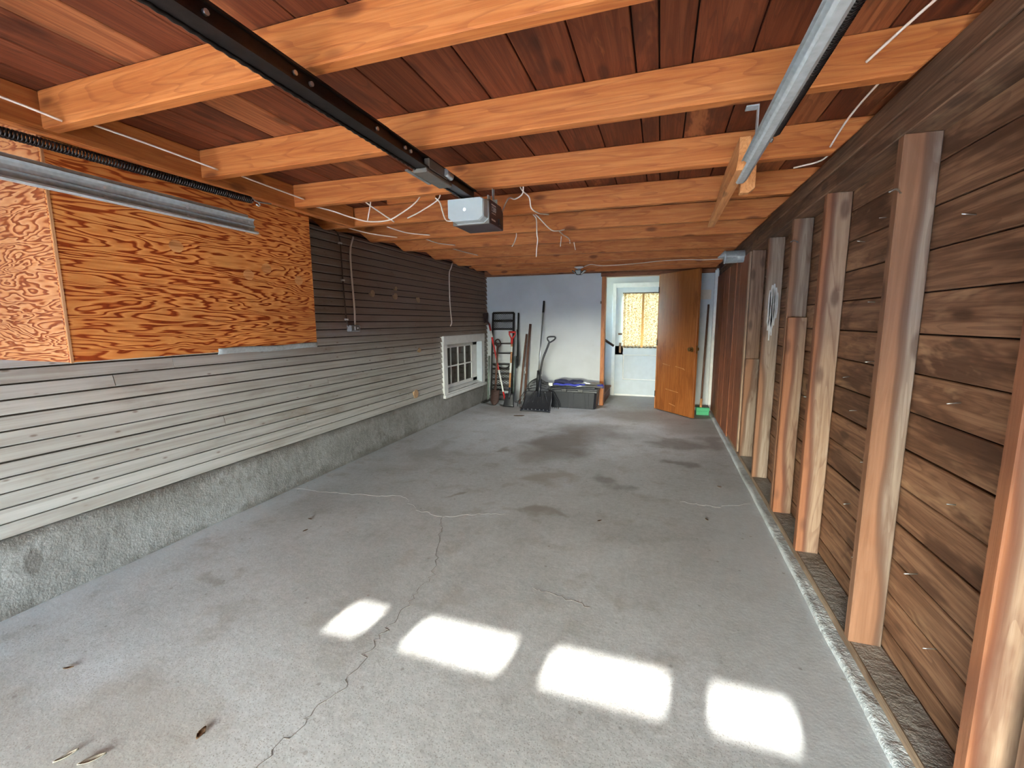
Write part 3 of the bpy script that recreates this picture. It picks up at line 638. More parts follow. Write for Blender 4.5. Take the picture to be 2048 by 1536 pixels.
def make_ply_end():
    t = NT('plywood_end'); v = t.obj()
    w1 = t.noise(t.scale(v, (1.6, 3, 9)), 1.3, 3, .5, .4); w2 = t.noise(t.scale(v, (4, 5, 22)), 1.0, 2, .5)
    f = t.math('FRACT', t.math('ADD', t.math('MULTIPLY', w1, 15.0), t.math('MULTIPLY', w2, 1.6)))
    c = t.ramp(f, [(0, (132, 62, 29)), (.25, (146, 74, 37)), (.40, (188, 122, 74)), (.85, (200, 142, 96)), (1, (132, 62, 29))])
    M['plywood_end'] = t.done(c, .5, 0, .3)
make_ply_end()
add('side_panel', MB().box(-2.905, BX-.02, BY0, BY0+.018, BZ, ZJ+.1), 'plywood_end', bk, bevel=.001)
add('side_panel', MB().box(-2.905, BX-.02, BY1-.018, BY1, BZ, ZJ+.1), 'plywood', bk, bevel=.001)
add('bottom_panel', MB().box(-2.905, BX-.02, BY0+.018, BY1-.018, BZ, BZ+.018), 'plywood', bk)
add('corner_bead', MB().box(BX-.004, BX+.003, BY0-.003, BY0+.006, BZ-.003, ZJ-.014), 'pole_pale', bk)
add('metal_flashing', MB().grid(lambda a, b: (BX+.006-(.02*(b-.6) if b > .6 else 0)+.002*math.sin(a*17), 1.785+.745*a, BZ+.02-.034*b+.003*math.sin(a*9)), 24, 4), 'galvanized', bk, solid=.002)
for y, zz in ((1.62, 1.76), (2.15, 1.71), (2.40, 1.66), (2.02, 1.66)):
    add('patch_plug', MB().grid(lambda a, b: (BX+.0012, y+.036*math.cos(2*math.pi*b)*a, zz+.03*math.sin(2*math.pi*b)*a), 3, 20, False), 'offcut', bk)
# ---- garage door tracks
def track(name, x, sgn, y0, y1, z0, label):
    """sgn: +1 opens towards +X"""
    t = thing(name, (x, (y0+y1)/2, z0), label, 'door track', 'overhead door tracks')
    h = .078
    pr = []
    for q in ((.030, .012), (.034, .004), (.028, -.001), (.012, 0), (.002, .008), (0, .02), (.004, .034), (.012, .039), (.004, .044), (0, .058), (.002, .07), (.012, .078), (.02, .076)):
        pr.append((x+sgn*q[0], z0+q[1]))
    th = .0025; n = len(pr)
    inner = pr; outer = [(px-sgn*th, pz) for px, pz in pr]
    m = MB(); poly = inner+outer[::-1]
    def P(p, y): return (p[0], y, p[1])
    vs = [P(p, y0) for p in poly]+[P(p, y1) for p in poly]; k = len(poly)
    fs = [(i, i+k, (i+1) % k+k, (i+1) % k) for i in range(k)]
    m.add(vs, fs)
    for i in range(n-1):
        for yy, o in ((y0, 0), (y1, k)): m.f.append([o+i, o+i+1, o+k-2-i, o+k-1-i]); m.sm.append(False)
    add('channel', m, 'galvanized', t)
    add('angle_iron', MB().box(*(sorted((x-sgn*.004, x-sgn*.001))), y0, y1-.03, z0+.02, z0+.095).box(*(sorted((x-sgn*.035, x-sgn*.004))), y0, y1-.03, z0+.092, z0+.095), 'galvanized', t)
    yy = y1-.03
    while yy > max(y0, .5):
        for zz in (.020, .058):
            add('bolt', MB().tube([(x, yy, z0+zz), (x+sgn*.004, yy, z0+zz)], .006, 8), 'aluminium', t)
        yy -= .33
    return t
TL = track('door_track', -2.135, 1, -1.42, 1.935, 1.862, 'galvanized overhead door track in front of the plywood box')
TR = track('door_track', .272, -1, -1.42, 1.86, 1.872, 'galvanized overhead door track hanging near the studded right wall')
add('hanger_bracket', MB().box(.287, .290, 1.80, 1.835, 1.95, 2.11).box(.25, .287, 1.80, 1.835, 2.105, 2.11), 'galvanized', TR)
add('support_stub', MB().prism([(1.90, 1.862), (1.99, 1.862), (1.94, 1.90), (1.90, 1.91)], 'X', -2.16, -2.142), 'offcut', TL)
def spring(x, z0, z1, y0, y1, r, label):
    t = thing('extension_spring', (x, (y0+y1)/2, z0), label, 'spring', 'garage door springs')
    turns = int((y1-y0)/.0105); pts = []
    for i in range(turns*8+1):
        a = 2*math.pi*i/8; u = i/(turns*8)
        pts.append((x+r*math.cos(a), y0+(y1-y0)*u, z0+(z1-z0)*u+r*math.sin(a)))
    add('coil', MB().tube(pts, .0036, 5), 'dark_steel', t)
    add('hook', MB().tube([(x, y1, z1+r), (x, y1+.02, z1+r*.3), (x, y1+.045, z1), (x, y1+.055, z1-.012), (x, y1+.045, z1-.02), (x, y1+.03, z1-.014)], .004, 6), 'aluminium', t)
    add('cable', MB().tube([(x, y1+.045, z1), (x, y1+.13, z1+.012)], .003, 6), 'aluminium', t)
spring(-2.1, 2.0, 2.03, .3, 1.90, .016, 'dark coiled extension spring above the left door track')
spring(.345, 2.02, 2.025, .3, 1.82, .019, 'dark coiled extension spring beside the right door track')
# ---- garage door opener
op = thing('garage_door_opener', (-.985, 2.39, 1.9), 'garage door opener with white light cover and long black rail', 'door opener')
RX = -.985
add('rail', MB().box(RX-.004, RX+.004, -.5, 2.30, 2.03, 2.075).box(RX-.03, RX+.03, -.5, 2.30, 2.024, 2.031).box(RX-.02, RX+.02, -.5, 2.30, 2.072, 2.078), 'dark_steel', op)
add('rail_sleeve', MB().box(RX-.012, RX+.012, .55, 1.50, 2.031, 2.085), 'dark_steel', op)
pts = [(RX-.026, .0+.0165*i, 2.020+.003*(i % 2)) for i in range(139)]
add('drive_chain', MB().tube(pts, .006, 5), 'dark_steel', op)
for y in (.8, 1.05, 1.11, 1.42, 1.6, 1.64): add('bolt', MB().tube([(RX+.012, y, 2.052), (RX+.02, y, 2.052)], .007, 8), 'aluminium', op)
tro = add('trolley', MB().box(RX-.038, RX+.03, 1.74, 1.98, 2.006, 2.024).box(RX+.006, RX+.032, 1.76, 1.93, 2.024, 2.068), 'opener_grey', op, bevel=.004)
add('release_lever', MB().tube([(RX+.035, 1.90, 2.05), (RX+.035, 1.96, 2.045)], .016, 10).box(RX-.05, RX-.036, 1.70, 1.90, 2.004, 2.010), 'aluminium', tro)
hx0, hx1, hy0, hy1, hz0, hz1 = -1.095, -.885, 2.285, 2.50, 1.90, 2.028
add('housing', MB().prism([(hy0, hz0), (hy1, hz0), (hy1, hz1-.03), (hy1-.04, hz1), (hy0+.01, hz1), (hy0, hz1-.01)], 'X', hx0, hx1), 'opener_brown', op, bevel=.004)
add('chassis', MB().box(hx0-.002, hx1+.0015, hy0-.012, hy0+.001, hz0-.002, hz1-.004), 'opener_grey', op, bevel=.003)
lp = [(hx0-.0, 2.018), (hx1-.018, 2.018), (hx1-.005, 2.010), (hx1-.005, 1.925), (hx1-.03, 1.905), (hx0+.03, 1.905), (hx0-.0, 1.925)]
n = len(lp); cxm = sum(p[0] for p in lp)/n; czm = sum(p[1] for p in lp)/n
def sh(p, k): return (cxm+(p[0]-cxm)*k, czm+(p[1]-czm)*k)
vs = [(p[0], hy0-.012, p[1]) for p in lp]+[(p[0], hy0-.07, p[1]) for p in lp]+[(sh(p, .93)[0], hy0-.082, sh(p, .93)[1]) for p in lp]
fs = [tuple(range(n))]+[(r*n+i, r*n+(i+1) % n, (r+1)*n+(i+1) % n, (r+1)*n+i) for r in (0, 1) for i in range(n)]+[tuple(range(3*n-1, 2*n-1, -1))]
lens = add('light_cover', MB().add(vs, fs), 'lens_white', op, bevel=.003)
add('lens_boss', MB().tube([(-.995, hy0-.082, 1.962), (-.995, hy0-.0845, 1.962)], [.009, .003], 14), 'bulb_glow', lens)
add('hanger_bracket', MB().box(hx1-.03, hx1-.027, 2.40, 2.43, 2.0, 2.115).box(hx1-.03, hx1+.0, 2.40, 2.403, 2.0, 2.05), 'galvanized', op)
add('hanger_bracket', MB().box(hx0+.03, hx0+.033, 2.40, 2.43, 2.0, 2.115), 'galvanized', op)
add('hanger_bracket', MB().box(hx1-.012, hx1-.006, hy0-.004, hy0+.03, 2.0, 2.045), 'galvanized', op)
add('antenna_post', MB().tube([(-1.035, hy0-.02, 2.01), (-1.035, hy0-.02, 2.05), (-1.035, hy0-.02, 2.056)], [.008, .008, .004], 8), 'aluminium', op)
def text_part(txt, size, loc, rot, mat, parent, name='printed_number'):
    cu = bpy.data.curves.new(name, 'FONT'); cu.body = txt; cu.size = size; cu.align_x = 'CENTER'; cu.align_y = 'CENTER'; cu.extrude = .0003; cu.offset = .0006
    tmp = bpy.data.objects.new(name+'_tmp', cu); COL.objects.link(tmp)
    dg = bpy.context.evaluated_depsgraph_get(); me = bpy.data.meshes.new_from_object(tmp.evaluated_get(dg))
    bpy.data.objects.remove(tmp)
    me.materials.clear(); me.materials.append(M[mat])
    ob = bpy.data.objects.new(name, me); link(ob, parent, loc); ob.rotation_euler = rot
    return ob
text_part('1280', .036, (hx1+.0012, hy0+.058, 1.982), (math.radians(90), 0, math.radians(90)), 'print_white', op)
add('printed_line', MB().box(hx1, hx1+.0008, hy0+.026, hy0+.094, 2.002, 2.008), 'print_white', op)
add('printed_line', MB().box(hx1, hx1+.0008, hy0+.03, hy0+.088, 1.960, 1.963), 'print_white', op)
add('printed_line', MB().box(hx1, hx1+.0008, hy0+.026, hy0+.084, 1.923, 1.931), 'print_white', op)
add('terminal', MB().box(hx1, hx1+.006, hy0+.13, hy0+.165, 1.918, 1.95), 'black_plastic', op)
# ---- scraps of timber fixed by the right track
add('timber_strip', MB().prism([(2.08, 2.04), (2.14, 2.0), (3.32, 1.998), (3.30, 2.015), (2.9, 2.04), (2.5, 2.108), (2.08, 2.108)], 'X', .272, .312), 'offcut', label='pale timber strip nailed under the joists beyond the right track', cat='timber')
add('timber_block', MB().prism([(.335, 2.108), (.335, 1.985), (.375, 1.985), (.40, 2.005), (.40, 2.108)], 'Y', 2.452, 2.495), 'offcut', label='short grooved timber block hanging beside the right spring end', cat='timber', bevel=.002)
# ---- cables
def cable(pts, label, mat='cable_white', r=.0042, n=6, group='loose cables under the joists'):
    return add('cable', MB().tube(smooth_path(pts, n), r, 6), mat, label=label, cat='cable', group=group)
cable([(-2.12, .2, 2.15), (-2.12, .9, 2.135), (-2.10, 1.118, 2.113)], 'short white cable at the top left corner entering the nearest joist')
cable([(-2.16, 1.2, 2.16), (-2.13, 1.45, 2.147), (-2.102, 1.725, 2.13)], 'white cable along the plywood box between the first two joists')
cable([(-2.18, 1.81, 2.17), (-2.17, 2.1, 2.158), (-2.158, 2.345, 2.149)], 'white cable running below the second joist to the third')
cable([(-2.17, 2.43, 2.13), (-2.10, 2.52, 2.115), (-2.0, 2.58, 2.08), (-1.88, 2.6, 2.047), (-1.73, 2.6, 2.042), (-1.63, 2.6, 2.075), (-1.517, 2.6, 2.134), (-1.47, 2.62, 2.2)], 'long white cable sagging left of the garage door opener')
cable([(-1.93, 2.55, 2.23), (-1.897, 2.62, 2.172), (-1.80, 2.66, 2.10), (-1.715, 2.66, 2.045)], 'white cable slanting down to the sagging one')
cable([(-1.85, 2.6, 2.22), (-1.858, 2.61, 2.166), (-1.875, 2.61, 2.1), (-1.889, 2.61, 2.05)], 'short upright white cable crossing the sagging one')
cable([(-1.30, 2.5, 2.19), (-1.345, 2.6, 2.148), (-1.483, 2.62, 2.088), (-1.60, 2.64, 2.056)], 'white cable running down left from beside the light cover')
cable([(-1.36, 2.58, 2.145), (-1.33, 2.58, 2.115), (-1.307, 2.57, 2.055), (-1.275, 2.55, 2.0), (-1.18, 2.48, 1.975), (-1.09, 2.46, 1.97)], 'white cable curving down into the left side of the opener')
cable([(-2.52, 3.12, 2.165), (-2.38, 3.3, 2.13), (-2.246, 3.52, 2.125)], 'white cable below the fourth joist near the left wall')
cable([(-2.2, 3.3, 2.17), (-2.1, 3.42, 2.14), (-2.02, 3.5, 2.135), (-1.936, 3.55, 2.131)], 'white cable bent in front of the fifth joist')
cable([(-2.17, 3.85, 2.17), (-2.08, 3.98, 2.14), (-1.959, 4.1, 2.133)], 'white cable in front of the sixth joist')
cable([(-2.19, 4.4, 2.17), (-2.1, 4.6, 2.15), (-2.011, 4.8, 2.134)], 'white cable in front of the seventh joist')
cable([(-.90, 2.5, 1.99), (-.895, 2.62, 2.11), (-.879, 2.7, 2.127), (-.832, 2.7, 2.151), (-.822, 2.69, 2.2)], 'white cable rising right from the back of the opener')
cable([(-.85, 2.66, 2.22), (-.84, 2.72, 2.18), (-.80, 2.74, 2.14), (-.797, 2.78, 2.085), (-.77, 2.86, 2.07), (-.74, 3.0, 2.09)], 'white cable kinked in front of the fourth joist')
cable([(-.89, 3.14, 2.15), (-.86, 3.2, 2.12), (-.80, 3.3, 2.055), (-.76, 3.35, 2.05), (-.72, 3.42, 2.07)], 'bare cable end drooping behind the fourth joist')
cable([(-.90, 3.04, 2.14), (-.875, 3.13, 2.12), (-.865, 3.15, 2.09), (-.862, 3.15, 2.0), (-.856, 3.15, 1.96), (-.863, 3.15, 1.90), (-.866, 3.15, 1.84)], 'pull cord hanging straight down right of the opener')
cable([(-1.17, 3.625, 2.13), (-1.165, 3.61, 2.08), (-1.18, 3.6, 2.03), (-1.20, 3.6, 2.0)], 'short cord end dangling below the opener housing')
cable([(-.89, 3.8, 2.18), (-.86, 4.0, 2.15), (-.83, 4.15, 2.135), (-.83, 4.2, 2.10)], 'short cable stub on the sixth joist')
cable([(-.902, 4.15, 2.16), (-.905, 4.15, 2.12), (-.91, 4.15, 2.07)], 'cable stub hanging straight from the sixth joist')
cable([(-.80, 4.215, 2.13), (-.79, 4.21, 2.085), (-.78, 4.21, 2.04)], 'thin cable stub hanging between the sixth and seventh joists')
cable([(.70, 1.2, 2.2), (.684, 1.40, 2.21), (.631, 1.6, 2.2), (.56, 1.727, 2.155)], 'white cable at the top right corner ending on a joist')
cable([(.70, 1.84, 2.2), (.69, 2.0, 2.2), (.675, 2.2, 2.175), (.667, 2.37, 2.125)], 'white cable dropping behind the right spring')
cable([(.77, 2.7, 2.21), (.74, 2.76, 2.185), (.63, 2.8, 2.175)], 'short white cable end above the right wall plate')
cable([(-.99, 6.0, 2.10), (-.90, 5.96, 2.118), (-.771, 5.95, 2.099), (-.551, 5.95, 2.096), (-.3, 5.95, 2.105), (-.038, 5.95, 2.122), (.25, 5.9, 2.118), (.45, 5.85, 2.10), (.66, 5.8, 2.095)], 'long thin cable looping from the ceiling lamp to the metal duct', r=.005)
cable([(-2.885, 5.93, 2.22), (-2.89, 5.90, 2.15), (-2.888, 5.83, 2.05), (-2.888, 5.83, 1.7), (-2.888, 5.85, 1.5), (-2.886, 5.87, 1.38), (-2.886, 5.84, 1.335), (-2.88, 5.81, 1.325)], 'white cable hanging down the siding above the basement window', r=.008)
# ---- junction box and its conduits on the siding
jb = thing('electrical_outlet', (-2.88, 3.66, 1.30), 'small metal outlet box on the siding with two conduits above', 'outlet')
add('box', MB().box(-2.905, -2.855, 3.60, 3.745, 1.292, 1.355), 'galvanized', jb, bevel=.006)
add('face_plate', MB().box(-2.857, -2.852, 3.615, 3.73, 1.30, 1.348), 'opener_grey', jb)
add('socket', MB().box(-2.853, -2.849, 3.65, 3.665, 1.305, 1.343), 'white_label', jb)
add('socket', MB().box(-2.853, -2.849, 3.69, 3.71, 1.318, 1.332), 'white_label', jb)
add('conduit', MB().tube(smooth_path([(-2.886, 3.75, 2.21), (-2.886, 3.70, 2.10), (-2.886, 3.69, 1.95), (-2.886, 3.70, 1.7), (-2.886, 3.71, 1.5), (-2.886, 3.705, 1.355)], 5), .009, 8), 'cable_white', jb)
add('conduit', MB().tube(smooth_path([(-2.886, 3.50, 2.22), (-2.886, 3.55, 2.15), (-2.886, 3.56, 1.9), (-2.886, 3.57, 1.6), (-2.886, 3.585, 1.4), (-2.88, 3.61, 1.335)], 5), .006, 8), 'cable_brown', jb)
for y, zz in ((3.555, 2.12), (3.565, 1.78), (3.583, 1.41)): add('cable_clip', MB().box(-2.9, -2.876, y-.018, y+.018, zz-.008, zz+.008), 'white_label', jb, bevel=.002)
# ---- duct, lamp
du = thing('metal_duct', (.7, 5.2, 1.98), 'short shiny galvanized duct poking out of the right wall', 'duct')
add('pipe', MB().tube([(.60, 5.2, 2.035), (.60, 5.2, 2.035), (.86, 5.2, 2.04)], .062, 24, cap=False), 'galvanized', du, solid=.002)
add('rim', MB().tube([(.598, 5.2, 2.035), (.612, 5.2, 2.035)], .0655, 24, cap=False), 'galvanized', du, solid=.004)
add('end_cap', MB().tube([(.603, 5.2, 2.035), (.606, 5.2, 2.035)], .06, 24), 'galvanized', du)
la = thing('ceiling_lamp', (-1.07, 6.12, 2.0), 'small ceiling lamp with tilted white shades below the far joists', 'lamp')
add('canopy', MB().tube([(-1.07, 6.06, 2.108), (-1.07, 6.06, 2.098), (-1.07, 6.06, 2.085)], [.062, .062, .03], 20), 'white_trim', la)
add('stem', MB().tube([(-1.07, 6.06, 2.09), (-1.07, 6.06, 2.035)], .017, 10), 'lens_white', la)
add('hub', MB().tube([(-1.07, 6.06, 2.045), (-1.07, 6.06, 2.02), (-1.07, 6.06, 2.008)], [.022, .022, .01], 12), 'bronze', la)
for a in (-.25, 2*math.pi/4-.1, math.pi+.25, 3*math.pi/2):
    ca, sa = math.cos(a), math.sin(a); tang = Vector((-sa, ca, 0)); outv = Vector((ca, sa, 0)); c0 = Vector((-1.07, 6.06, 2.005))
    p = [c0+outv*.025+tang*.026, c0+outv*.025-tang*.026, c0+outv*.088-tang*.04+Vector((0, 0, .052)), c0+outv*.088+tang*.04+Vector((0, 0, .052))]
    s_ = add('shade', MB().add(p, [(0, 1, 2, 3)]), 'lens_white', la, solid=.003)
    fr = MB()
    for q in range(4): fr.tube([p[q], p[(q+1) % 4]], .0045, 6)
    add('shade_frame', fr, 'black_paint', s_)
bl_ = bpy.data.lights.new('ceiling_lamp_bulb', 'SPOT'); bl_.energy = LAMP; bl_.color = (.92, .97, 1); bl_.shadow_soft_size = .06
bl_.spot_size = math.radians(150); bl_.spot_blend = .8
bo_ = bpy.data.objects.new('ceiling_lamp_bulb', bl_); COL.objects.link(bo_); bo_.location = (-1.07, 6.06, 1.985)
# ---- steel mesh ramp leaning in the corner
rp = thing('steel_ramp', (-2.57, 7.05, 0), 'tall black steel mesh ramp leaning against the white back wall', 'ramp')
def ry(z, o=0.0): return 7.06+.15*z/1.5+o
def rail_(x0, z0, z1, r, mat, o=0.0, name='side_rail'):
    add(name, MB().tube([(x0, ry(z0, o), z0), (x0, ry(z1, o), z1)], r, 8), mat, rp)
rail_(-2.755, .03, 1.53, .017, 'black_paint'); rail_(-2.375, .03, 1.53, .017, 'black_paint')
rail_(-2.795, .03, .80, .016, 'green_grey', -.03, 'lower_rail'); rail_(-2.335, .03, .80, .016, 'green_grey', -.03, 'lower_rail')
rail_(-2.30, .62, 1.53, .014, 'black_paint', .02, 'folding_rail')
add('strap', MB().tube(smooth_path([(-2.30, ry(1.25, -.03), 1.25), (-2.275, ry(1.0, -.02), 1.0), (-2.27, ry(.7), .72), (-2.295, ry(.6, -.02), .60), (-2.30, ry(.8, -.02), .8)], 5), .011, 6), 'black_rubber', rp)
add('foot', MB().tube(smooth_path([(-2.755, 7.06, .12), (-2.76, 7.04, .05), (-2.80, 6.96, .025), (-2.84, 6.86, .02)], 5), .018, 8), 'black_paint', rp)
for z_, r_ in ((1.53, .017), (1.395, .02), (1.255, .015), (1.01, .011), (.845, .011), (.655, .013), (.575, .014), (.49, .012), (.395, .013), (.29, .012), (.215, .014), (.13, .012), (.05, .014)):
    add('rung', MB().tube([(-2.755, ry(z_), z_), (-2.375, ry(z_), z_)], r_, 8), 'black_paint', rp)
def expanded(z0, z1, nx, nz, mat='dark_steel'):
    m = MB(); x0, x1 = -2.74, -2.39
    for i in range(nx):
        for j in range(nz):
            xa, xb = x0+(x1-x0)*i/nx, x0+(x1-x0)*(i+1)/nx; za, zb = z0+(z1-z0)*j/nz, z0+(z1-z0)*(j+1)/nz; zm, xm = (za+zb)/2, (xa+xb)/2
            P = lambda x, z: (x, ry(z), z)
            for a, b in ((P(xa, zm), P(xm, zb)), (P(xm, zb), P(xb, zm)), (P(xa, zm), P(xm, za)), (P(xm, za), P(xb, zm))): m.bar(a, b, .0054, .0054, (0, 1, 0))
    add('mesh_panel', m, mat, rp)
expanded(1.41, 1.515, 10, 3); expanded(1.27, 1.38, 10, 3); expanded(.505, .56, 6, 2); expanded(.41, .48, 6, 2); expanded(.305, .38, 6, 2); expanded(.225, .28, 6, 2)
add('cross_brace', MB().tube(smooth_path([(-2.74, ry(.66, -.01), .66), (-2.6, ry(.6, -.01), .60), (-2.53, ry(.59, -.01), .585), (-2.46, ry(.6, -.01), .60), (-2.39, ry(.66, -.01), .67)], 4), .013, 6), 'black_paint', rp)
# ---- garden tools along the back wall
sp_ = thing('round_shovel', (-2.56, 6.74, 0), 'rusty brown round-point shovel standing blade down by the mesh ramp', 'shovel')
def blade(a, b):
    w = .075*min(1, (1-b)*3.2+.12)**.5 if b > .5 else .075; x = (a-.5)*2
    return (-2.575+x*w, 6.72+.14*(1-b)*.55+.03*x*x, .012+.24*(1-b))
add('blade', MB().grid(lambda a, b: blade(a, b), 10, 12), 'rust', sp_, solid=.004)
add('socket', MB().tube([(-2.575, 6.80, .22), (-2.578, 6.84, .34)], [.024, .02], 10), 'rust', sp_)
add('handle', MB().tube([(-2.578, 6.835, .32), (-2.60, 6.97, .72), (-2.615, 7.05, 1.0)], .017, 10), 'pole_brown', sp_)
add('grip', MB().tube(smooth_path([(-2.615, 7.05, .96), (-2.655, 7.06, 1.0), (-2.66, 7.06, 1.05), (-2.62, 7.06, 1.085), (-2.58, 7.06, 1.06), (-2.572, 7.06, 1.0), (-2.612, 7.05, .94)], 4), .012, 8), 'rust', sp_)
rd = thing('red_hoe', (-2.4, 6.86, 0), 'long red-handled tool leaning left with its dark blade up', 'hoe')
A, B = Vector((-2.395, 6.82, .03)), Vector((-2.80, 7.12, 1.39))
add('handle', MB().tube([A, A.lerp(B, .70), A.lerp(B, .72), A.lerp(B, .97)], [.012, .013, .016, .016], 10), 'red_paint', rd)
add('handle_band', MB().tube([A.lerp(B, .80), A.lerp(B, .88)], .0175, 10), 'white_label', rd)
add('lower_band', MB().tube([A.lerp(B, .14), A.lerp(B, .40)], .0135, 10), 'white_label', rd)
add('grip_loop', MB().tube(smooth_path([A.lerp(B, .70), A.lerp(B, .72)+Vector((.04, 0, .03)), A.lerp(B, .66)+Vector((.07, 0, .03)), A.lerp(B, .60)+Vector((.03, 0, .01)), A.lerp(B, .58)], 4), .011, 8), 'rust', rd)
add('head', MB().prism([(7.05, 1.36), (7.2, 1.38), (7.22, 1.54), (7.0, 1.52)], 'X', -2.862, -2.845).tube([A.lerp(B, .95), (-2.85, 7.12, 1.42)], .018, 8), 'rust', rd, bevel=.003)
ds = thing('flat_shovel', (-2.31, 6.75, 0), 'short flat shovel with red D-grip and black square blade', 'shovel')
A, B = Vector((-2.305, 6.74, .17)), Vector((-2.335, 6.98, 1.06))
add('blade', MB().grid(lambda a, b: (-2.305+(a-.5)*(.135+.055*b), 6.75-.06*b+.012*(2*a-1)**2, .215-.21*b), 8, 8), 'black_plastic', ds, solid=.006)
add('ferrule', MB().tube([(-2.305, 6.735, .13), A, A.lerp(B, .16)], [.02, .021, .018], 10), 'black_plastic', ds)
add('handle', MB().tube([A.lerp(B, .08), B], .0155, 10), 'pole_pale', ds)
add('label_band', MB().tube([A.lerp(B, .42), A.lerp(B, .60)], .0168, 10), 'white_label', ds); add('label_band', MB().tube([A.lerp(B, .80), A.lerp(B, .90)], .0168, 10), 'white_label', ds)
add('grip', MB().tube([A.lerp(B, .95), B+Vector((0, .005, .04))], .02, 10).tube([B+Vector((0, 0, .03)), B+Vector((-.05, .02, .11)), B+Vector((-.05, .025, .145))], .013, 8).tube([B+Vector((0, 0, .03)), B+Vector((.05, .02, .11)), B+Vector((.05, .025, .145))], .013, 8).tube([B+Vector((-.06, .025, .15)), B+Vector((.06, .025, .15))], .017, 10), 'red_paint', ds)
add('wooden_pole', MB().tube([(-2.135, 7.03, 0), (-2.12, 7.2, .9), (-2.10, 7.275, 1.34)], .021, 10), 'pole_brown', label='taller dark brown wooden pole leaning on the back wall', cat='pole', group='wooden poles by the ramp')
pb = add('wooden_pole', MB().tube([(-2.215, 7.02, 0), (-2.185, 7.18, .8), (-2.165, 7.265, 1.17)], .016, 10), 'pole_brown', label='shorter slim wooden pole left of the dark one', cat='pole', group='wooden poles by the ramp')
add('metal_clasp', MB().box(-2.162, -2.135, 7.135, 7.15, .50, .62).tube([(-2.155, 7.13, .48), (-2.145, 7.13, .55)], .02, 8), 'aluminium', pb)
# leaf rake
rk = thing('leaf_rake', (-1.83, 6.85, 0), 'black leaf rake with long silver handle behind the snow shovel', 'rake')
HB = Vector((-1.845, 6.86, .50))
add('handle', MB().tube([HB+Vector((0, 0, -.2)), HB, (-1.86, 7.22, 1.57)], .0125, 10), 'aluminium', rk)
add('hand_grip', MB().tube([(-1.859, 7.205, 1.53), (-1.862, 7.265, 1.72)], .017, 10), 'black_rubber', rk)
add('hub', MB().tube([HB+Vector((0, -.01, .10)), HB+Vector((0, -.012, 0)), HB+Vector((0, -.02, -.24))], [.018, .024, .04], 10), 'black_plastic', rk)
for i in range(22):
    u = (i/21-.5)*2; xe = -1.83+.34*u; bend = abs(u)
    p = [HB+Vector((.012*u, -.012, -.02)), HB+Vector((.10*u*(1+bend*.4), -.012, -.10-.03*(1-bend))), Vector((-1.83+.27*u, 6.84, .24-.05*bend+.02)), Vector((xe*1.0, 6.80, .08)), Vector((xe, 6.765, .01))]
    add('tine', MB().tube(smooth_path(p, 4), .0075 if i in (0, 21) else .0042, 5), 'black_plastic', rk)
for zz, hw in ((.42, .10), (.37, .14), (.32, .19), (.26, .24)):
    add('rib', MB().tube([(-1.84+hw*u, 6.843-.01*abs(u), zz-.03*u*u) for u in (-1, -.5, 0, .5, 1)], .006, 6), 'dark_plastic', rk)
# snow shovel
sn = thing('snow_shovel', (-1.78, 6.5, 0), 'black snow shovel with bent handle in front of the leaf rake', 'snow shovel')
def scoop(a, b):
    x = (a-.5)*2; return (-1.785+x*(.215+.022*b), 6.70-.235*b+.05*math.sin(math.pi*b)-.03*abs(x)**3, .29-.282*b)
add('scoop', MB().grid(scoop, 20, 14), 'black_plastic', sn, solid=.006)
for a0, a1 in ((.2, .06), (.36, .24), (.5, .5), (.64, .76), (.8, .94)):
    add('scoop_rib', MB().tube([Vector(scoop(.5+(a0-.5)*.6+(a1-.5)*.4*q, .02+.6*q))+Vector((0, -.008, .002)) for q in (0, .25, .5, .75, 1)], [.014, .013, .011, .008, .004], 8), 'black_plastic', sn)
add('wear_strip', MB().grid(lambda a, b: Vector(scoop(a, .9+.1*b))+Vector((0, -.006, .002)), 20, 2), 'dark_plastic', sn, solid=.003)
for i in range(7): add('rivet', MB().tube([Vector(scoop(.1+.8*i/6, .93))+Vector((0, -.005, 0)), Vector(scoop(.1+.8*i/6, .93))+Vector((0, -.013, .004))], .008, 8), 'aluminium', sn)
for a in (.28, .72): add('rivet', MB().tube([Vector(scoop(a, .08))+Vector((0, -.002, 0)), Vector(scoop(a, .08))+Vector((0, -.012, .003))], .008, 8), 'aluminium', sn)
hp = smooth_path([(-1.785, 6.68, .22), (-1.785, 6.73, .42), (-1.785, 6.78, .62), (-1.755, 6.81, .80), (-1.70, 6.83, .95), (-1.66, 6.84, 1.06)], 5)
add('handle', MB().tube(hp, .0165, 10), 'black_plastic', sn)
add('socket_sleeve', MB().tube([(-1.785, 6.67, .20), (-1.785, 6.715, .36), (-1.785, 6.735, .46)], [.026, .022, .018], 10), 'dark_plastic', sn)
add('grip', MB().tube(smooth_path([(-1.66, 6.84, 1.06), (-1.69, 6.84, 1.10), (-1.685, 6.845, 1.135), (-1.63, 6.85, 1.145), (-1.575, 6.85, 1.14), (-1.57, 6.845, 1.115), (-1.60, 6.84, 1.085), (-1.65, 6.84, 1.055)], 4), .0125, 8), 'black_plastic', sn)
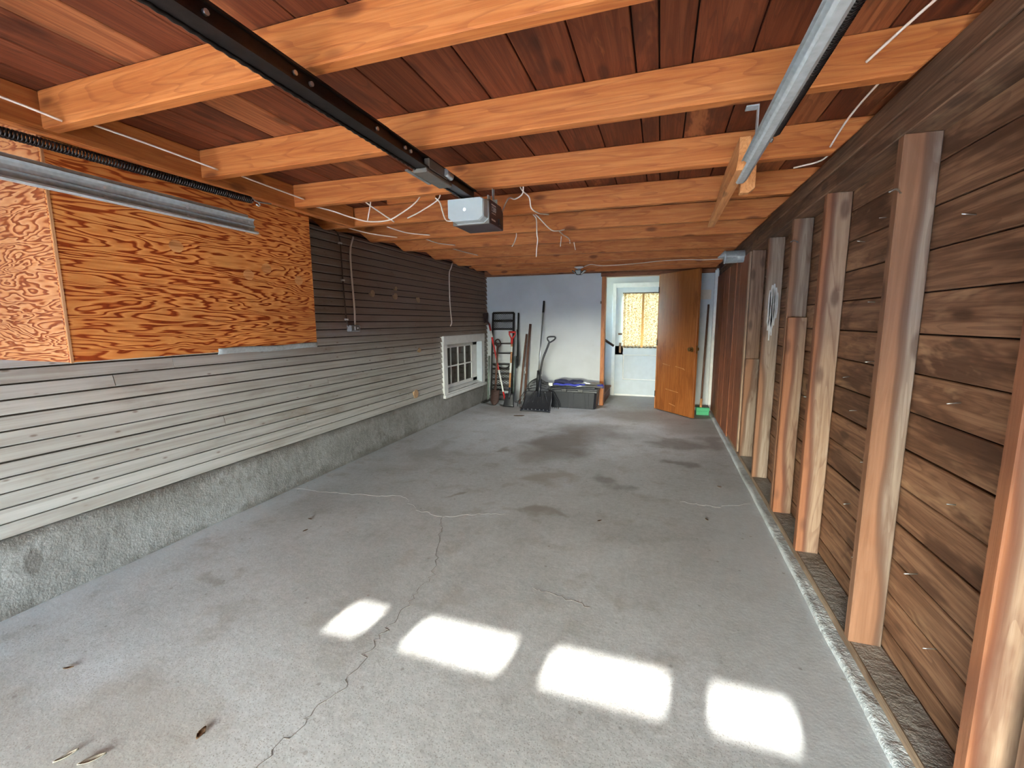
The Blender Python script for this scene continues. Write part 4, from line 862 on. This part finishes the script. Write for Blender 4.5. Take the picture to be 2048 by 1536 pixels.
# storage tote
to = thing('storage_tote', (-1.28, 7.05, 0), 'dark grey plastic storage tote with lid against the back wall', 'storage tote')
def tap(z): return .025*(z/.3)
vs = []
for z_ in (0, .30):
    t_ = tap(z_); x0, x1, y0, y1, c_ = -1.645-t_, -.93+t_, 6.90-t_, 7.23+t_*.5, .03
    vs += [(x0+c_, y0, z_), (x1-c_, y0, z_), (x1, y0+c_, z_), (x1, y1, z_), (x0, y1, z_), (x0, y0+c_, z_)]
add('tub', MB().add(vs, [tuple(range(5, -1, -1)), tuple(range(6, 12))]+[(i, (i+1) % 6, (i+1) % 6+6, i+6) for i in range(6)]), 'dark_plastic', to, bevel=.004)
for x in (-1.36, -1.27, -1.09, -1.03): add('tub_rib', MB().bar((x, 6.897, .01), (x-.006, 6.872, .265), .012, .006, (0, 1, 0)), 'dark_plastic', to)
add('rim', MB().box(-1.68, -.90, 6.862, 7.25, .262, .30), 'dark_plastic', to, bevel=.005)
add('lid', MB().box(-1.69, -.893, 6.855, 7.255, .30, .325).box(-1.65, -.93, 6.89, 7.22, .325, .345), 'dark_plastic', to, bevel=.006)
add('latch', MB().box(-1.46, -1.38, 6.845, 6.858, .27, .322).box(-1.2, -1.12, 6.845, 6.858, .27, .322), 'black_plastic', to, bevel=.003)
# folded chair on the tote
ch = thing('folded_camp_chair', (-1.3, 7.02, .345), 'folded blue and silver camp chair lying on the tote lid', 'camp chair')
for i, (y, z_, x0, x1) in enumerate(((6.905, .364, -1.72, -.82), (6.96, .366, -1.62, -.84), (7.03, .366, -1.70, -.88), (6.93, .405, -1.3, -.84), (7.0, .41, -1.35, -.9))):
    add('tube', MB().tube([(x0, y, z_), (x1, y+.01, z_-.004)], .0135, 8), 'aluminium', ch)
def cloth(a, b):
    x = -1.60+.46*a; r = .036+.010*mnoise.noise(Vector((a*7, b*4, 2))); w = .8+.35*math.sin(math.pi*a); an = 2*math.pi*b
    return (x, 6.985+.06*w*math.cos(an)+.006*math.sin(a*30+b*9), .41+r*w*math.sin(an)+.008*math.sin(a*9))
add('seat_fabric', MB().grid(cloth, 30, 16), 'navy_fabric', ch)
add('arm_fabric', MB().grid(lambda a, b: (-1.6+.42*a, 6.912+.024*math.cos(2*math.pi*b), .376+.018*math.sin(2*math.pi*b)+.006*math.sin(a*14)), 20, 12), 'blue_fabric', ch)
add('joint_cap', MB().tube([(-.90, 6.935, .364), (-.81, 6.94, .362)], .024, 10).tube([(-.92, 6.99, .38), (-.83, 6.995, .376)], .022, 10), 'blue_fabric', ch)
add('joint_cap', MB().tube([(-1.18, 6.94, .392), (-1.10, 6.94, .39)], .02, 10), 'blue_fabric', ch)
add('care_label', MB().box(-1.68, -1.615, 6.88, 6.887, .352, .40), 'white_label', ch)
add('carry_strap', MB().tube(smooth_path([(-1.70, 6.95, .37), (-1.77, 6.95, .365), (-1.80, 6.95, .38), (-1.76, 6.95, .40), (-1.68, 6.95, .385)], 4), .009, 6), 'black_rubber', ch)
# broom
br = thing('push_broom', (.63, 6.97, 0), 'push broom with green head and brown handle behind the open door', 'broom')
add('head', MB().box(.545, .73, 6.93, 6.985, .055, .115), 'green_plastic', br, bevel=.006)
add('bristles', MB().box(.552, .723, 6.935, 6.98, .004, .055), 'green_plastic', br)
add('handle', MB().tube([(.612, 6.96, .10), (.64, 7.12, .9), (.665, 7.24, 1.62)], .0145, 10), 'pole_brown', br)
add('ferrule', MB().tube([(.610, 6.955, .10), (.616, 6.985, .24)], .018, 10), 'pole_pale', br)
add('wall_patch', MB().box(.55, .70, YB-.004, YB, 1.70, 1.84), 'ceiling_beige', wback)
# ---- dry leaves on the slab
def leaf(x, y, l, w, ang, mat, label, curl=.008):
    ca, sa = math.cos(ang), math.sin(ang)
    def fn(a, b):
        u = (a-.5)*l; ww = w*math.sin(math.pi*min(max(a, .02), .98))**.8*(b-.5)
        return (x+ca*u-sa*ww, y+sa*u+ca*ww, .003+curl*(2*(b-.5))**2*.5+curl*(a-.5)**2)
    o = add('dry_leaf', MB().grid(fn, 8, 4), mat, label=label, cat='leaf', group='dry leaves on the slab', solid=.0012)
leaf(-2.213, .95, .035, .012, .6, 'leaf_brown', 'small dark curled leaf on the floor at the lower left')
leaf(-1.422, .911, .022, .05, .4, 'leaf_brown', 'tan leaf scrap on the floor near the bottom edge')
leaf(-1.665, .735, .07, .022, .9, 'leaf_pale', 'pale leaf lying at the bottom edge, right of another')
leaf(-1.755, .715, .06, .014, 1.2, 'leaf_pale', 'narrow pale leaf lying at the bottom left edge', .012)
leaf(-1.932, 6.09, .16, .05, .3, 'leaf_brown', 'dark leaf on the floor in front of the snow shovel')
for i, (x, y) in enumerate(((-2.3, 2.35), (-2.2, 2.2), (.52, 3.9), (-.35, 2.95), (.36, 3.2))):
    leaf(x, y, .035, .012, i*1.3, 'leaf_brown', ('speck of leaf near the left foundation', 'speck of leaf below the plywood box on the floor', 'speck of leaf near the right kerb', 'small dark leaf in the middle of the slab', 'leaf fragment right of the slab middle')[i], .006)
